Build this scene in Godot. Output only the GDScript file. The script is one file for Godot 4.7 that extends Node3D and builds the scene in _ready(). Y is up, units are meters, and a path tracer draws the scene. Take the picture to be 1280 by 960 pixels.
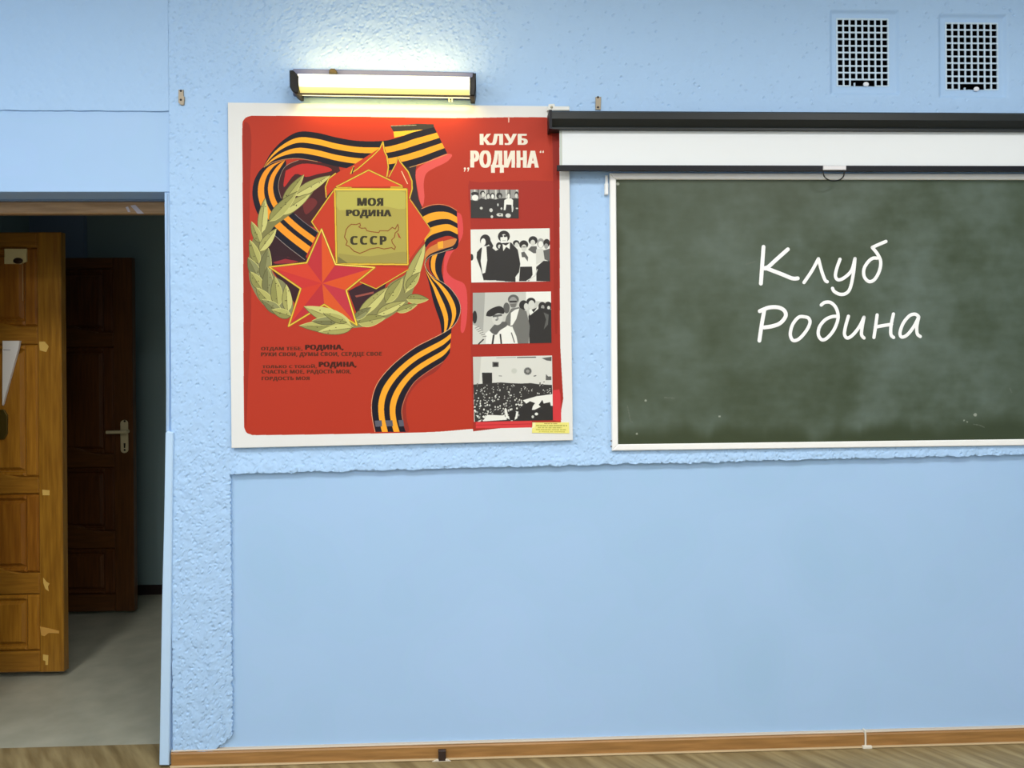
extends Node3D
# A classroom front wall: blue roughcast plaster, club poster under a wall lamp, projection screen above a chalkboard, open door to a dark hall.

const F := 961.0                  # focal length in pixels of the 1280x960 frame
const HZ := 440.0                 # row of the eye level
const EYE := Vector3(0, 1.462, 2.79)
const ZP := 0.013                 # how far the rough plaster stands out of the smooth wall
const TOP := 3.1                  # ceiling height
const WT := 0.19                  # wall thickness
const XL := -3.0                  # room sides and back
const XR := 4.4
const ZB := 6.4

var cam: Camera3D
var view: Basis
var used := {}
var fine := FastNoiseLite.new()
var broad := FastNoiseLite.new()
var pits := FastNoiseLite.new()
var rng := RandomNumberGenerator.new()

# ------------------------------------------------------------------ helpers
func at(px: float, py: float, z := 0.0) -> Vector3:          # the point on the plane at depth z that the photo shows at that pixel
	var d := view * Vector3((px - 640.0) / F, -(py - HZ) / F, -1.0)
	return EYE + d * ((z - EYE.z) / d.z)

func flat(px: float, py: float, y := 0.0) -> Vector3:        # the same for a level plane
	var d := view * Vector3((px - 640.0) / F, -(py - HZ) / F, -1.0)
	return EYE + d * ((y - EYE.y) / d.y)

func c8(r: int, g: int, b: int) -> Color:
	return Color8(r, g, b)

func mat(c: Color, rough := 0.6, metal := 0.0, spec := 0.4) -> StandardMaterial3D:
	var m := StandardMaterial3D.new()
	m.albedo_color = c
	m.roughness = rough
	m.metallic = metal
	m.metallic_specular = spec
	return m

func numbered(n: String) -> String:
	if not used.has(n):
		used[n] = 0
		return n
	used[n] += 1
	return "%s_%03d" % [n, used[n]]

func tag(o: Node3D, label: String, category := "", group := "", kind := "") -> void:
	o.set_meta("label", label)
	if category: o.set_meta("category", category)
	if group: o.set_meta("group", group)
	if kind: o.set_meta("kind", kind)

func thing(n: String, label: String, category: String, base: Vector3, group := "") -> Node3D:
	var o := Node3D.new()
	o.name = numbered(n)
	o.position = base
	add_child(o)
	tag(o, label, category, group)
	return o

func struct_root(n: String, label: String, base := Vector3.ZERO) -> Node3D:
	var o := Node3D.new()
	o.name = n
	o.position = base
	add_child(o)
	o.set_meta("label", label)
	o.set_meta("category", n.split("_")[0])
	o.set_meta("kind", "structure")
	return o

func st() -> SurfaceTool:
	var s := SurfaceTool.new()
	s.begin(Mesh.PRIMITIVE_TRIANGLES)
	s.set_smooth_group(-1)
	return s

# commits a SurfaceTool in world coordinates as one mesh under parent (a part) or under the root
func put(n: String, s: Variant, m: Material, parent: Node3D = null, normals := true) -> MeshInstance3D:
	var o := MeshInstance3D.new()
	var mesh: ArrayMesh
	if s is SurfaceTool:
		if normals: s.generate_normals()
		mesh = s.commit()
	else:
		mesh = s
	o.mesh = mesh
	o.material_override = null
	mesh.surface_set_material(0, m)
	if parent:
		o.name = n
		parent.add_child(o, true)
		var up := Vector3.ZERO
		var p: Node = parent
		while p is Node3D and p != self:
			up += p.position
			p = p.get_parent()
		o.position = -up
	else:
		o.name = numbered(n)
		add_child(o)
	return o

func tri(s: SurfaceTool, a: Vector3, b: Vector3, c: Vector3) -> void:   # counter-clockwise seen from the front
	s.add_vertex(a); s.add_vertex(c); s.add_vertex(b)

func quad(s: SurfaceTool, a: Vector3, b: Vector3, c: Vector3, d: Vector3) -> void:
	tri(s, a, b, c); tri(s, a, c, d)

func box(s: SurfaceTool, lo: Vector3, hi: Vector3) -> void:
	var p := []
	for k in 8:
		p.append(Vector3(hi.x if k & 1 else lo.x, hi.y if k & 2 else lo.y, hi.z if k & 4 else lo.z))
	quad(s, p[4], p[5], p[7], p[6]); quad(s, p[1], p[0], p[2], p[3])
	quad(s, p[5], p[1], p[3], p[7]); quad(s, p[0], p[4], p[6], p[2])
	quad(s, p[6], p[7], p[3], p[2]); quad(s, p[0], p[1], p[5], p[4])

func ccw(poly: PackedVector2Array) -> PackedVector2Array:
	var p := poly.duplicate()
	if Geometry2D.is_polygon_clockwise(p) == false:
		var area := 0.0
		for i in p.size():
			area += p[i].cross(p[(i + 1) % p.size()])
		if area < 0: p.reverse()
		return p
	var a2 := 0.0
	for i in p.size():
		a2 += p[i].cross(p[(i + 1) % p.size()])
	if a2 < 0: p.reverse()
	return p

func inset(p: PackedVector2Array, d: float) -> PackedVector2Array:      # p counter-clockwise
	var out := PackedVector2Array()
	var n := p.size()
	for i in n:
		var e0 := (p[i] - p[(i + n - 1) % n]).normalized()
		var e1 := (p[(i + 1) % n] - p[i]).normalized()
		var n0 := Vector2(-e0.y, e0.x)
		var n1 := Vector2(-e1.y, e1.x)
		var m := (n0 + n1)
		var k := m.length_squared()
		out.append(p[i] + (m * (2.0 * d / k) if k > 0.2 else n0 * d))
	return out

# an outline in x,y drawn out from z0 (back) to z1 (front), the front edge chamfered
func prism(s: SurfaceTool, poly: PackedVector2Array, z0: float, z1: float, bevel := 0.0) -> void:
	var p := ccw(poly)
	var n := p.size()
	var f := inset(p, bevel) if bevel > 0.0 else p
	var zb := z1 - bevel
	for i in n:
		var j := (i + 1) % n
		quad(s, Vector3(p[i].x, p[i].y, z0), Vector3(p[j].x, p[j].y, z0), Vector3(p[j].x, p[j].y, zb), Vector3(p[i].x, p[i].y, zb))
		if bevel > 0.0:
			quad(s, Vector3(p[i].x, p[i].y, zb), Vector3(p[j].x, p[j].y, zb), Vector3(f[j].x, f[j].y, z1), Vector3(f[i].x, f[i].y, z1))
	var t := Geometry2D.triangulate_polygon(f)
	for k in range(0, t.size(), 3):
		var a := f[t[k]]
		var b := f[t[k + 1]]
		var c := f[t[k + 2]]
		if (b - a).cross(c - a) < 0:
			var sw := b; b = c; c = sw
		tri(s, Vector3(a.x, a.y, z1), Vector3(b.x, b.y, z1), Vector3(c.x, c.y, z1))
	t = Geometry2D.triangulate_polygon(p)
	for k in range(0, t.size(), 3):
		var a := p[t[k]]
		var b := p[t[k + 1]]
		var c := p[t[k + 2]]
		if (b - a).cross(c - a) < 0:
			var sw := b; b = c; c = sw
		tri(s, Vector3(a.x, a.y, z0), Vector3(c.x, c.y, z0), Vector3(b.x, b.y, z0))

func pix(points: Array, z: float) -> PackedVector2Array:      # [x, y, x, y ...] of the photo to x,y on the plane at depth z
	var out := PackedVector2Array()
	for i in range(0, points.size(), 2):
		var p := at(points[i], points[i + 1], z)
		out.append(Vector2(p.x, p.y))
	return out

func rect2(x0: float, y0: float, x1: float, y1: float) -> PackedVector2Array:
	return PackedVector2Array([Vector2(x0, y0), Vector2(x1, y0), Vector2(x1, y1), Vector2(x0, y1)])

func tube(s: SurfaceTool, path: PackedVector3Array, r: float, sides := 8, squash := 1.0) -> void:
	var rings := []
	for i in path.size():
		var d := (path[mini(i + 1, path.size() - 1)] - path[maxi(i - 1, 0)]).normalized()
		var u := d.cross(Vector3.BACK)
		if u.length() < 0.1: u = d.cross(Vector3.UP)
		u = u.normalized()
		var v := u.cross(d).normalized()
		var ring := []
		for k in sides:
			var a := TAU * k / sides
			ring.append(path[i] + (u * cos(a) + v * sin(a) * squash) * r)
		rings.append(ring)
	for i in path.size() - 1:
		for k in sides:
			var j := (k + 1) % sides
			quad(s, rings[i][k], rings[i][j], rings[i + 1][j], rings[i + 1][k])
	for e in [0, path.size() - 1]:
		for k in range(1, sides - 1):
			if e == 0: tri(s, rings[e][0], rings[e][k + 1], rings[e][k])
			else: tri(s, rings[e][0], rings[e][k], rings[e][k + 1])

func smooth(p: PackedVector2Array, steps := 6) -> PackedVector2Array:   # Catmull-Rom
	var out := PackedVector2Array()
	var n := p.size()
	for i in n - 1:
		var a := p[maxi(i - 1, 0)]
		var d := p[mini(i + 2, n - 1)]
		for k in steps:
			out.append(p[i].cubic_interpolate(p[i + 1], a, d, float(k) / steps))
	out.append(p[n - 1])
	return out

func v2(a: Array) -> PackedVector2Array:
	var out := PackedVector2Array()
	for i in range(0, a.size(), 2):
		out.append(Vector2(a[i], a[i + 1]))
	return out

# a thin sheet with its picture on the front: corners in x,y from top left, clockwise
func sheet(s: SurfaceTool, q: PackedVector2Array, z0: float, z1: float) -> void:
	var uv := [Vector2(0, 0), Vector2(1, 0), Vector2(1, 1), Vector2(0, 1)]
	var f := []
	var b := []
	for k in 4:
		f.append(Vector3(q[k].x, q[k].y, z1))
		b.append(Vector3(q[k].x, q[k].y, z0))
	for t in [[0, 1, 2], [0, 2, 3]]:
		for k in t:
			s.set_uv(uv[k]); s.add_vertex(f[k])
	for k in 4:
		var j := (k + 1) % 4
		for e in [[f[k], k], [b[k], k], [b[j], j], [f[k], k], [b[j], j], [f[j], j]]:
			s.set_uv(uv[e[1]]); s.add_vertex(e[0])
	for t in [[0, 2, 1], [0, 3, 2]]:
		for k in t:
			s.set_uv(uv[k]); s.add_vertex(b[k])

# ------------------------------------------------------------------ a small painter for flat print
class Paint:
	var im: Image
	var quad_on := false
	var tl: Vector2
	var tr: Vector2
	var br: Vector2
	var bl: Vector2
	var o := Vector2.ZERO
	var k := 1.0
	func _init(w: int, h: int, c: Color) -> void:
		im = Image.create(w, h, false, Image.FORMAT_RGB8)
		im.fill(c)
	func frame(x: float, y: float, scale: float) -> void:      # drawing coordinates: x + px / scale on the sheet
		o = Vector2(x, y)
		k = scale
	func to(p: Vector2) -> Vector2:
		if not quad_on:
			return p - o
		var w := o + p / k
		var u := 0.5
		var v := 0.5
		for i in 4:
			var yt := lerpf(tl.y, tr.y, u)
			v = (w.y - yt) / (lerpf(bl.y, br.y, u) - yt)
			var xl := lerpf(tl.x, bl.x, v)
			u = (w.x - xl) / (lerpf(tr.x, br.x, v) - xl)
		return Vector2(u * im.get_width(), v * im.get_height())
	func fill(pts: PackedVector2Array, c: Color) -> void:       # pts already on the sheet
		var y0 := INF
		var y1 := -INF
		for p in pts:
			y0 = minf(y0, p.y)
			y1 = maxf(y1, p.y)
		var n := pts.size()
		for y in range(maxi(0, int(floor(y0))), mini(im.get_height(), int(ceil(y1)) + 1)):
			var yy := y + 0.5
			var xs := []
			for i in n:
				var a := pts[i]
				var b := pts[(i + 1) % n]
				if (a.y <= yy) != (b.y <= yy):
					xs.append(a.x + (yy - a.y) / (b.y - a.y) * (b.x - a.x))
			xs.sort()
			for i in range(0, xs.size() - 1, 2):
				var xa := maxi(0, roundi(xs[i]))
				var xb := mini(im.get_width(), roundi(xs[i + 1]))
				if xb > xa:
					im.fill_rect(Rect2i(xa, y, xb - xa, 1), c)
	func poly(a: Array, c: Color) -> void:
		var p := PackedVector2Array()
		for i in range(0, a.size(), 2):
			p.append(to(Vector2(a[i], a[i + 1])))
		fill(p, c)
	func polyv(a: PackedVector2Array, c: Color) -> void:
		var p := PackedVector2Array()
		for q in a:
			p.append(to(q))
		fill(p, c)
	func ell(x: float, y: float, rx: float, ry: float, c: Color) -> void:
		var p := PackedVector2Array()
		for i in 20:
			p.append(to(Vector2(x + rx * cos(TAU * i / 20), y + ry * sin(TAU * i / 20))))
		fill(p, c)
	func line(a: PackedVector2Array, w: float, c: Color) -> void:
		for i in a.size() - 1:
			var d := (a[i + 1] - a[i])
			if d.length() < 0.001: continue
			var nn := Vector2(-d.y, d.x).normalized() * w / 2
			polyv(PackedVector2Array([a[i] + nn, a[i + 1] + nn, a[i + 1] - nn, a[i] - nn]), c)
			if w * 1.0 > 2.0: ell(a[i + 1].x, a[i + 1].y, w / 2, w / 2, c)
	func text(tm: TextMesh, s: String, r: Array, c: Color, fat := 0.0) -> void:   # lettering stretched to the box x0, y0, x1, y1
		tm.text = s
		var ar := tm.surface_get_arrays(0)
		var v: PackedVector3Array = ar[Mesh.ARRAY_VERTEX]
		var ix: PackedInt32Array = ar[Mesh.ARRAY_INDEX]
		var lo := Vector2(INF, INF)
		var hi := -lo
		for p in v:
			lo = lo.min(Vector2(p.x, p.y))
			hi = hi.max(Vector2(p.x, p.y))
		var q := PackedVector2Array()
		for p in v:
			q.append(Vector2(remap(p.x, lo.x, hi.x, r[0], r[2]), remap(p.y, lo.y, hi.y, r[3], r[1])))
		for t in range(0, ix.size(), 3):
			for d in ([Vector2.ZERO] if fat <= 0 else [Vector2(-fat, 0), Vector2(fat, 0)]):
				polyv(PackedVector2Array([q[ix[t]] + d, q[ix[t + 1]] + d, q[ix[t + 2]] + d]), c)

func picture(p: Paint, rough := 0.5, spec := 0.35) -> StandardMaterial3D:
	var m := mat(Color.WHITE, rough, 0.0, spec)
	m.albedo_texture = ImageTexture.create_from_image(p.im)
	m.texture_repeat = false
	return m

# ------------------------------------------------------------------ plaster
func bump(x: float, y: float) -> float:
	var h := broad.get_noise_2d(x, y) * 0.0032 + fine.get_noise_2d(x, y) * 0.0007
	var coarse := smoothstep(-0.85, -1.25, x) + smoothstep(1.25, 1.1, y) + 1.2 * smoothstep(2.35, 2.45, y) * smoothstep(0.15, 0.0, x) * smoothstep(-1.2, -0.95, x)
	coarse = clampf(coarse, 0.0, 1.0)
	h *= lerpf(0.5, 0.85, coarse)
	var cut := lerpf(0.62, 0.43, coarse)
	var p := pits.get_noise_2d(x, y * 1.7)
	if p > cut: h -= minf((p - cut) * 0.04, 0.0045) * lerpf(1.3, 0.8, coarse)
	var q := pits.get_noise_2d(x + 31.0, y * 1.7 - 17.0)
	if q > cut + 0.06: h += minf((q - cut - 0.06) * 0.03, 0.003)
	return h

# a field of plaster between x0 and x1 whose lower and upper edges are functions of x; skirts run back to the wall
func plaster(x0: Callable, x1: Callable, y0: Callable, y1: Callable, nx: int, ny: int, z: float, amp: float, holes: Array, lip := false) -> ArrayMesh:
	var lip_x := at(288, 600, ZP).x
	var v := PackedVector3Array()
	var nrm := PackedVector3Array()
	var ix := PackedInt32Array()
	var row := nx + 1
	for j in ny + 1:
		for i in nx + 1:
			var u := float(i) / nx
			var w := float(j) / ny
			var xx := lerpf(x0.call(u, w), x1.call(u, w), u)
			var yy := lerpf(y0.call(xx), y1.call(xx), w)
			var zz := z + bump(xx, yy) * amp
			if lip: zz += 0.008 * smoothstep(0.075, 0.0, yy - edge_y(xx)) * smoothstep(lip_x - 0.004, lip_x + 0.03, xx)
			for h in holes:
				var dx := maxf(maxf(h[0] - xx, xx - h[2]), maxf(h[1] - yy, yy - h[3]))
				zz = lerpf(0.003, zz, smoothstep(-0.006, 0.008, dx))
			v.append(Vector3(xx, yy, zz))
	for j in ny + 1:
		for i in nx + 1:
			var a := v[j * row + mini(i + 1, nx)] - v[j * row + maxi(i - 1, 0)]
			var b := v[mini(j + 1, ny) * row + i] - v[maxi(j - 1, 0) * row + i]
			nrm.append(a.cross(b).normalized())
	for j in ny:
		for i in nx:
			var k := j * row + i
			var skip := false
			for h in holes:
				var c := v[k].lerp(v[k + row + 1], 0.5)
				if c.x > h[4] and c.x < h[6] and c.y > h[5] and c.y < h[7]: skip = true
			if not skip:
				ix.append_array([k, k + row + 1, k + 1, k, k + row, k + row + 1])
	var skirt := func(ids: Array, n: Vector3):
		var first := v.size()
		for id in ids:
			v.append(v[id]); nrm.append(n)
			v.append(Vector3(v[id].x, v[id].y, 0.0)); nrm.append(n)
		for t in ids.size() - 1:
			var e := first + t * 2
			ix.append_array([e, e + 2, e + 1, e + 1, e + 2, e + 3])
	skirt.call(range(0, row), Vector3.DOWN)
	skirt.call(range(ny * row + row - 1, ny * row - 1, -1), Vector3.UP)
	var l := []
	var r := []
	for j in ny + 1:
		l.append((ny - j) * row)
		r.append(j * row + nx)
	skirt.call(l, Vector3.LEFT)
	skirt.call(r, Vector3.RIGHT)
	var ar := []
	ar.resize(Mesh.ARRAY_MAX)
	ar[Mesh.ARRAY_VERTEX] = v
	ar[Mesh.ARRAY_NORMAL] = nrm
	ar[Mesh.ARRAY_INDEX] = ix
	var m := ArrayMesh.new()
	m.add_surface_from_arrays(Mesh.PRIMITIVE_TRIANGLES, ar)
	return m

func noise_tex(freq: float, a: Color, b: Color, sd: int, w := 512, h := 512, octaves := 4) -> NoiseTexture2D:
	var n := FastNoiseLite.new()
	n.noise_type = FastNoiseLite.TYPE_SIMPLEX_SMOOTH
	n.frequency = freq
	n.fractal_octaves = octaves
	n.seed = sd
	var t := NoiseTexture2D.new()
	t.noise = n
	t.width = w
	t.height = h
	t.seamless = true
	var g := Gradient.new()
	g.set_color(0, a)
	g.set_color(1, b)
	t.color_ramp = g
	return t

func wood(a: Color, b: Color, sd: int, rough: float, spec := 0.5) -> StandardMaterial3D:
	var m := mat(Color.WHITE, rough, 0.0, spec)
	m.albedo_texture = noise_tex(0.02, a, b, sd, 512, 512, 5)
	m.uv1_triplanar = true
	m.uv1_scale = Vector3(5.0, 0.35, 5.0)
	m.uv1_triplanar_sharpness = 4.0
	return m

# ------------------------------------------------------------------ the scene
func _ready() -> void:
	rng.seed = 7
	# camera
	view = Basis(Vector3.UP, deg_to_rad(-2.279)) * Basis(Vector3.BACK, deg_to_rad(-0.448))
	cam = Camera3D.new()
	cam.name = "camera"
	cam.transform = Transform3D(view, EYE)
	cam.near = 0.05
	cam.far = 60.0
	cam.projection = Camera3D.PROJECTION_FRUSTUM
	cam.keep_aspect = Camera3D.KEEP_HEIGHT
	cam.size = 960.0 / F * cam.near
	cam.frustum_offset = Vector2(0, (HZ - 480.0) / F * cam.near)
	add_child(cam)
	cam.current = true
	# surroundings and exposure
	var we := WorldEnvironment.new()
	we.name = "surroundings"
	var env := Environment.new()
	env.background_mode = Environment.BG_COLOR
	env.background_color = Color(0.02, 0.02, 0.025)
	env.tonemap_mode = Environment.TONE_MAPPER_LINEAR
	env.tonemap_exposure = 1.0
	env.sdfgi_enabled = true
	env.ssao_enabled = true
	env.ssil_enabled = true
	we.environment = env
	add_child(we)
	# the ceiling luminaires
	var lamp_white := mat(c8(245, 245, 240), 0.4)
	var glow := mat(Color.WHITE, 0.4)
	glow.emission_enabled = true
	glow.emission = Color(1.0, 0.99, 0.97)
	glow.emission_energy_multiplier = 1.2
	for z in [1.7, 3.5, 5.3]:
		for x in [-1.85, 0.05, 1.95]:
			var side: String = "left" if x < -1 else ("middle" if x < 1 else "right")
			var far: String = "nearest the chalkboard wall" if z < 2 else ("halfway down the room" if z < 5 else "at the back of the room")
			var l := thing("ceiling_light", "white square ceiling light panel in the %s row, %s" % [side, far], "ceiling light", Vector3(x, TOP, z), "ceiling lights of the classroom")
			var s := st()
			box(s, Vector3(x - 0.31, TOP - 0.06, z - 0.31), Vector3(x + 0.31, TOP, z + 0.31))
			put("housing", s, lamp_white, l)
			s = st()
			box(s, Vector3(x - 0.28, TOP - 0.07, z - 0.28), Vector3(x + 0.28, TOP - 0.0605, z + 0.28))
			put("diffuser", s, glow, l)
			var a := AreaLight3D.new()
			a.name = "light"
			a.area_size = Vector2(0.56, 0.56)
			a.light_energy = 2.75
			a.light_color = Color(1.0, 0.992, 0.985)
			a.area_range = 20.0
			a.area_attenuation = 2.0
			a.shadow_enabled = true
			a.rotation.x = -PI / 2
			a.position = Vector3(0, -0.075, 0)
			l.add_child(a)
	setup_noise()
	build_room()
	build_hall()
	build_chalkboard()
	build_screen()
	build_poster()
	build_lamp()
	build_small()

func setup_noise() -> void:
	broad.noise_type = FastNoiseLite.TYPE_SIMPLEX_SMOOTH
	broad.frequency = 14.0
	broad.fractal_octaves = 3
	broad.seed = 3
	fine.noise_type = FastNoiseLite.TYPE_SIMPLEX_SMOOTH
	fine.frequency = 60.0
	fine.fractal_octaves = 2
	fine.seed = 11
	pits.noise_type = FastNoiseLite.TYPE_SIMPLEX_SMOOTH
	pits.frequency = 46.0
	pits.fractal_octaves = 2
	pits.seed = 23

# -------------------------------------------------- room shell
var vents := []          # [hole x0, y0, x1, y1, recess x0, y0, x1, y1] in wall metres

func edge_y(x: float) -> float:         # the ragged lower edge of the rough plaster
	var a := at(290, 592, ZP)
	var b := at(740, 580.5, ZP)
	var c := at(1280, 567.5, ZP)
	var y := lerpf(a.y, b.y, (x - a.x) / (b.x - a.x)) if x < b.x else lerpf(b.y, c.y, (x - b.x) / (c.x - b.x))
	return y + broad.get_noise_2d(x * 1.3, 5.0) * 0.006 + fine.get_noise_2d(x, 9.0) * 0.003

func build_room() -> void:
	var blue := mat(c8(173, 206, 240), 0.62, 0.0, 0.35)
	var blue_smooth := mat(Color.WHITE, 0.5, 0.0, 0.4)
	blue_smooth.albedo_texture = noise_tex(0.004, c8(164, 199, 232), c8(172, 204, 240), 5, 512, 512, 3)
	blue_smooth.uv1_triplanar = true
	blue_smooth.uv1_scale = Vector3(0.5, 0.5, 0.5)
	var pale := mat(c8(240, 240, 236), 0.8)
	var hl := at(207, 400).x               # right side of the doorway
	var hr := at(-150, 400).x              # left side of the doorway
	var ht := at(110, 240).y               # its head
	for q in [[1046.0, 24.8, 1109.0, 108.0, 1040.0, 15.0, 1122.5, 116.5], [1182.0, 30.0, 1245.5, 112.5, 1176.0, 20.0, 1257.0, 120.5]]:
		var a := at(q[0], q[3])
		var b := at(q[2], q[1])
		var r0 := at(q[4], q[7], ZP)
		var r1 := at(q[6], q[5], ZP)
		vents.append([r0.x, r0.y, r1.x, r1.y, a.x, a.y, b.x, b.y])
	# the front wall: a core with the doorway and the two vent holes, then its coats
	var w := struct_root("wall_front", "pale blue plastered classroom wall with rough coat above and smooth panel below")
	var s := st()
	box(s, Vector3(XL - 0.2, 0, -WT), Vector3(hr, TOP, 0))
	box(s, Vector3(hr, ht, -WT), Vector3(hl, TOP, 0))
	var v0: Array = vents[0]
	var v1: Array = vents[1]
	box(s, Vector3(hl, 0, -WT), Vector3(v0[4], TOP, 0))
	for v in vents:
		box(s, Vector3(v[4], 0, -WT), Vector3(v[6], v[5], 0))
		box(s, Vector3(v[4], v[7], -WT), Vector3(v[6], TOP, 0))
	box(s, Vector3(v0[6], 0, -WT), Vector3(v1[4], TOP, 0))
	box(s, Vector3(v1[6], 0, -WT), Vector3(XR + 0.2, TOP, 0))
	put("smooth_panel", s, blue_smooth, w)
	var holes := []
	for v in vents:
		holes.append([v[0], v[1], v[2], v[3], v[4], v[5], v[6], v[7]])
	var ytop := at(640, -34, ZP).y
	var xa := at(212.5, 300, ZP).x
	var xb := at(1312, 300, ZP).x
	var m := plaster(func(_u, _w): return xa, func(_u, _w): return xb, edge_y, func(_x): return ytop, 800, 470, ZP, 1.0, holes, true)
	put("rough_plaster", m, blue, w)
	s = st()
	box(s, Vector3(xb, edge_y(xb), 0), Vector3(XR, TOP, ZP))
	box(s, Vector3(xa, ytop, 0), Vector3(xb, TOP, ZP))
	put("plaster_margin", s, blue, w)
	# the strip of rough plaster between the doorway and the smooth panel
	var sl := at(215, 800, ZP).x
	var sr := at(289, 750, ZP).x
	var yb0 := at(230, 951, ZP).y
	var yb1 := at(287, 920, ZP).y
	var knee := at(252, 940, ZP).x
	var low := func(x: float) -> float:
		var base: float = yb0 if x < knee else lerpf(yb0, yb1, (x - knee) / (sr - knee))
		return base + fine.get_noise_2d(x, 2.0) * 0.008
	var strip := plaster(func(_u, _w): return sl, func(_u, ww): return sr + fine.get_noise_2d(1.0, ww * 1.2) * 0.006, low, edge_y, 54, 280, ZP, 1.0, [])
	put("rough_strip", strip, blue, w)
	# left of it, over the doorway
	var lx := at(-220, 60, ZP).x
	var rx := at(210.2, 60, ZP).x
	var bl := at(100, 137.2, ZP).y
	var br := at(205, 138.5, ZP).y
	var up := plaster(func(_u, _w): return lx, func(_u, _w): return rx, func(x): return lerpf(bl, br, (x - lx) / (rx - lx)) + broad.get_noise_2d(x, 3.0) * 0.002, func(_x): return ytop, 190, 70, ZP - 0.001, 0.6, [])
	put("lintel_plaster", up, blue, w)
	s = st()
	prism(s, pix([-220, 135, 213, 138, 213, 240, -220, 240], 0.004), 0.0, 0.005, 0.002)
	put("lintel_band", s, blue_smooth, w)
	s = st()
	prism(s, pix([208.6, 241, 213, 241, 211.5, 540, 207.5, 540], 0.006), -0.03, 0.012, 0.006)
	put("corner_bead", s, mat(c8(180, 208, 236), 0.5), w)

	# other walls, floor, ceiling
	for q in [["wall_left", "plain pale blue side wall left of the doorway", Vector3(XL - 0.2, 0, -WT + 0.19), Vector3(XL, TOP, ZB)], ["wall_right", "plain pale blue side wall beyond the chalkboard", Vector3(XR, 0, 0), Vector3(XR + 0.2, TOP, ZB)], ["wall_back", "plain pale wall at the back of the classroom", Vector3(XL - 0.2, 0, ZB), Vector3(XR + 0.2, TOP, ZB + 0.2)], ["ceiling", "plain white classroom ceiling", Vector3(XL - 0.2, TOP, -WT), Vector3(XR + 0.2, TOP + 0.2, ZB + 0.2)]]:
		s = st()
		box(s, q[2], q[3])
		var o := put(q[0], s, pale if q[0] in ["ceiling", "wall_back"] else blue, null)
		tag(o, q[1], q[0].split("_")[0], "", "structure")
	var tz := flat(100, 932.5).z          # the seam of the two floors in the doorway
	var planks := mat(Color.WHITE, 0.45, 0.0, 0.4)
	planks.albedo_texture = noise_tex(0.012, c8(118, 100, 66), c8(168, 150, 108), 41, 512, 512, 4)
	s = st()
	box(s, Vector3(XL - 0.2, -0.1, 0.0), Vector3(XR + 0.2, 0, ZB + 0.2))
	box(s, Vector3(hr, -0.1, tz), Vector3(hl, 0, 0.0))
	s.generate_normals()
	var arr := s.commit_to_arrays()
	var uv := PackedVector2Array()
	for p in arr[Mesh.ARRAY_VERTEX]:
		var d := Vector2(p.x, p.z).rotated(0.65)
		uv.append(Vector2(d.x * 3.2, d.y * 0.4))
	arr[Mesh.ARRAY_TEX_UV] = uv
	var fm := ArrayMesh.new()
	fm.add_surface_from_arrays(Mesh.PRIMITIVE_TRIANGLES, arr)
	var fl := put("floor", fm, planks)
	tag(fl, "brown wood-look classroom floor with slanting grain", "floor", "", "structure")
	# skirting board
	var bw := wood(c8(142, 102, 54), c8(178, 130, 74), 51, 0.45)
	bw.uv1_scale = Vector3(0.4, 6.0, 6.0)
	var bb := struct_root("baseboard_front", "brown wooden skirting board along the foot of the blue wall")
	var zf := 0.022
	var x0 := at(213, 950, zf).x
	var xj := at(1082, 928, zf).x
	var yt := at(900, 922.5, zf).y
	for e in [[x0, xj - 0.001], [xj + 0.001, XR]]:
		s = st()
		prism(s, rect2(e[0], 0.0, e[1], yt), 0.0, zf, 0.004)
		put("board", s, bw, bb)
	s = st()
	prism(s, rect2(x0, yt, XR, yt + 0.006), 0.0, 0.015, 0.002)
	put("top_bead", s, mat(c8(205, 190, 170), 0.6), bb)
	s = st()
	prism(s, rect2(x0, 0.0, XR, 0.007), 0.0, zf + 0.008, 0.003)
	put("foot_bead", s, mat(c8(190, 165, 125), 0.6), bb)
	s = st()
	prism(s, rect2(xj - 0.003, 0.004, xj + 0.003, yt + 0.012), 0.005, zf + 0.0012, 0.0008)
	prism(s, rect2(xj - 0.014, 0.0, xj + 0.02, 0.009), 0.005, zf + 0.0095, 0.001)
	put("filler", s, mat(c8(226, 218, 200), 0.8), bb)
	# vents
	var wh := mat(c8(200, 222, 238), 0.5)
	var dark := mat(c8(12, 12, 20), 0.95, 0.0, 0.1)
	for n in 2:
		var v: Array = vents[n]
		var t := thing("vent_grille", ["left of the two square-mesh air vents above the screen, nearer the lamp", "right of the two square-mesh air vents above the screen, nearer the corner"][n], "vent", Vector3((v[4] + v[6]) / 2, v[5], 0), "air vents above the screen")
		s = st()
		var e := 0.002
		var bx: float = (v[6] - v[4]) / 8.0
		var by: float = (v[7] - v[5]) / 10.0
		var b := 0.0031
		for i in 9:
			var x: float = v[4] + bx * i
			var yb: float = v[5] + (by if i > 2 and i < 6 else 0.0)
			prism(s, rect2(x - b + (0.001 if i == 8 else 0.0), yb, x + b, v[7]), 0.0012, 0.0055, 0.001)
		for j in 11:
			var y: float = v[5] + by * j
			if j == 0:
				prism(s, rect2(v[4] - e, y - e, v[4] + bx * 2.1, y + b), 0.0012, 0.005, 0.001)
				prism(s, rect2(v[6] - bx * 2.1, y - e, v[6] + e, y + b), 0.0012, 0.005, 0.001)
				prism(s, rect2(v[4] + bx * 2.1, y - e, v[6] - bx * 2.1, y - 0.001), 0.0012, 0.005, 0.001)
			else:
				prism(s, rect2(v[4] - e, y - b, v[6] + e, y + b), 0.0012, 0.005, 0.001)
		put("lattice", s, wh, t)
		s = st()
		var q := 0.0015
		box(s, Vector3(v[4] + q, v[5] + q, -0.18), Vector3(v[6] - q, v[7] - q, -0.172))
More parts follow.
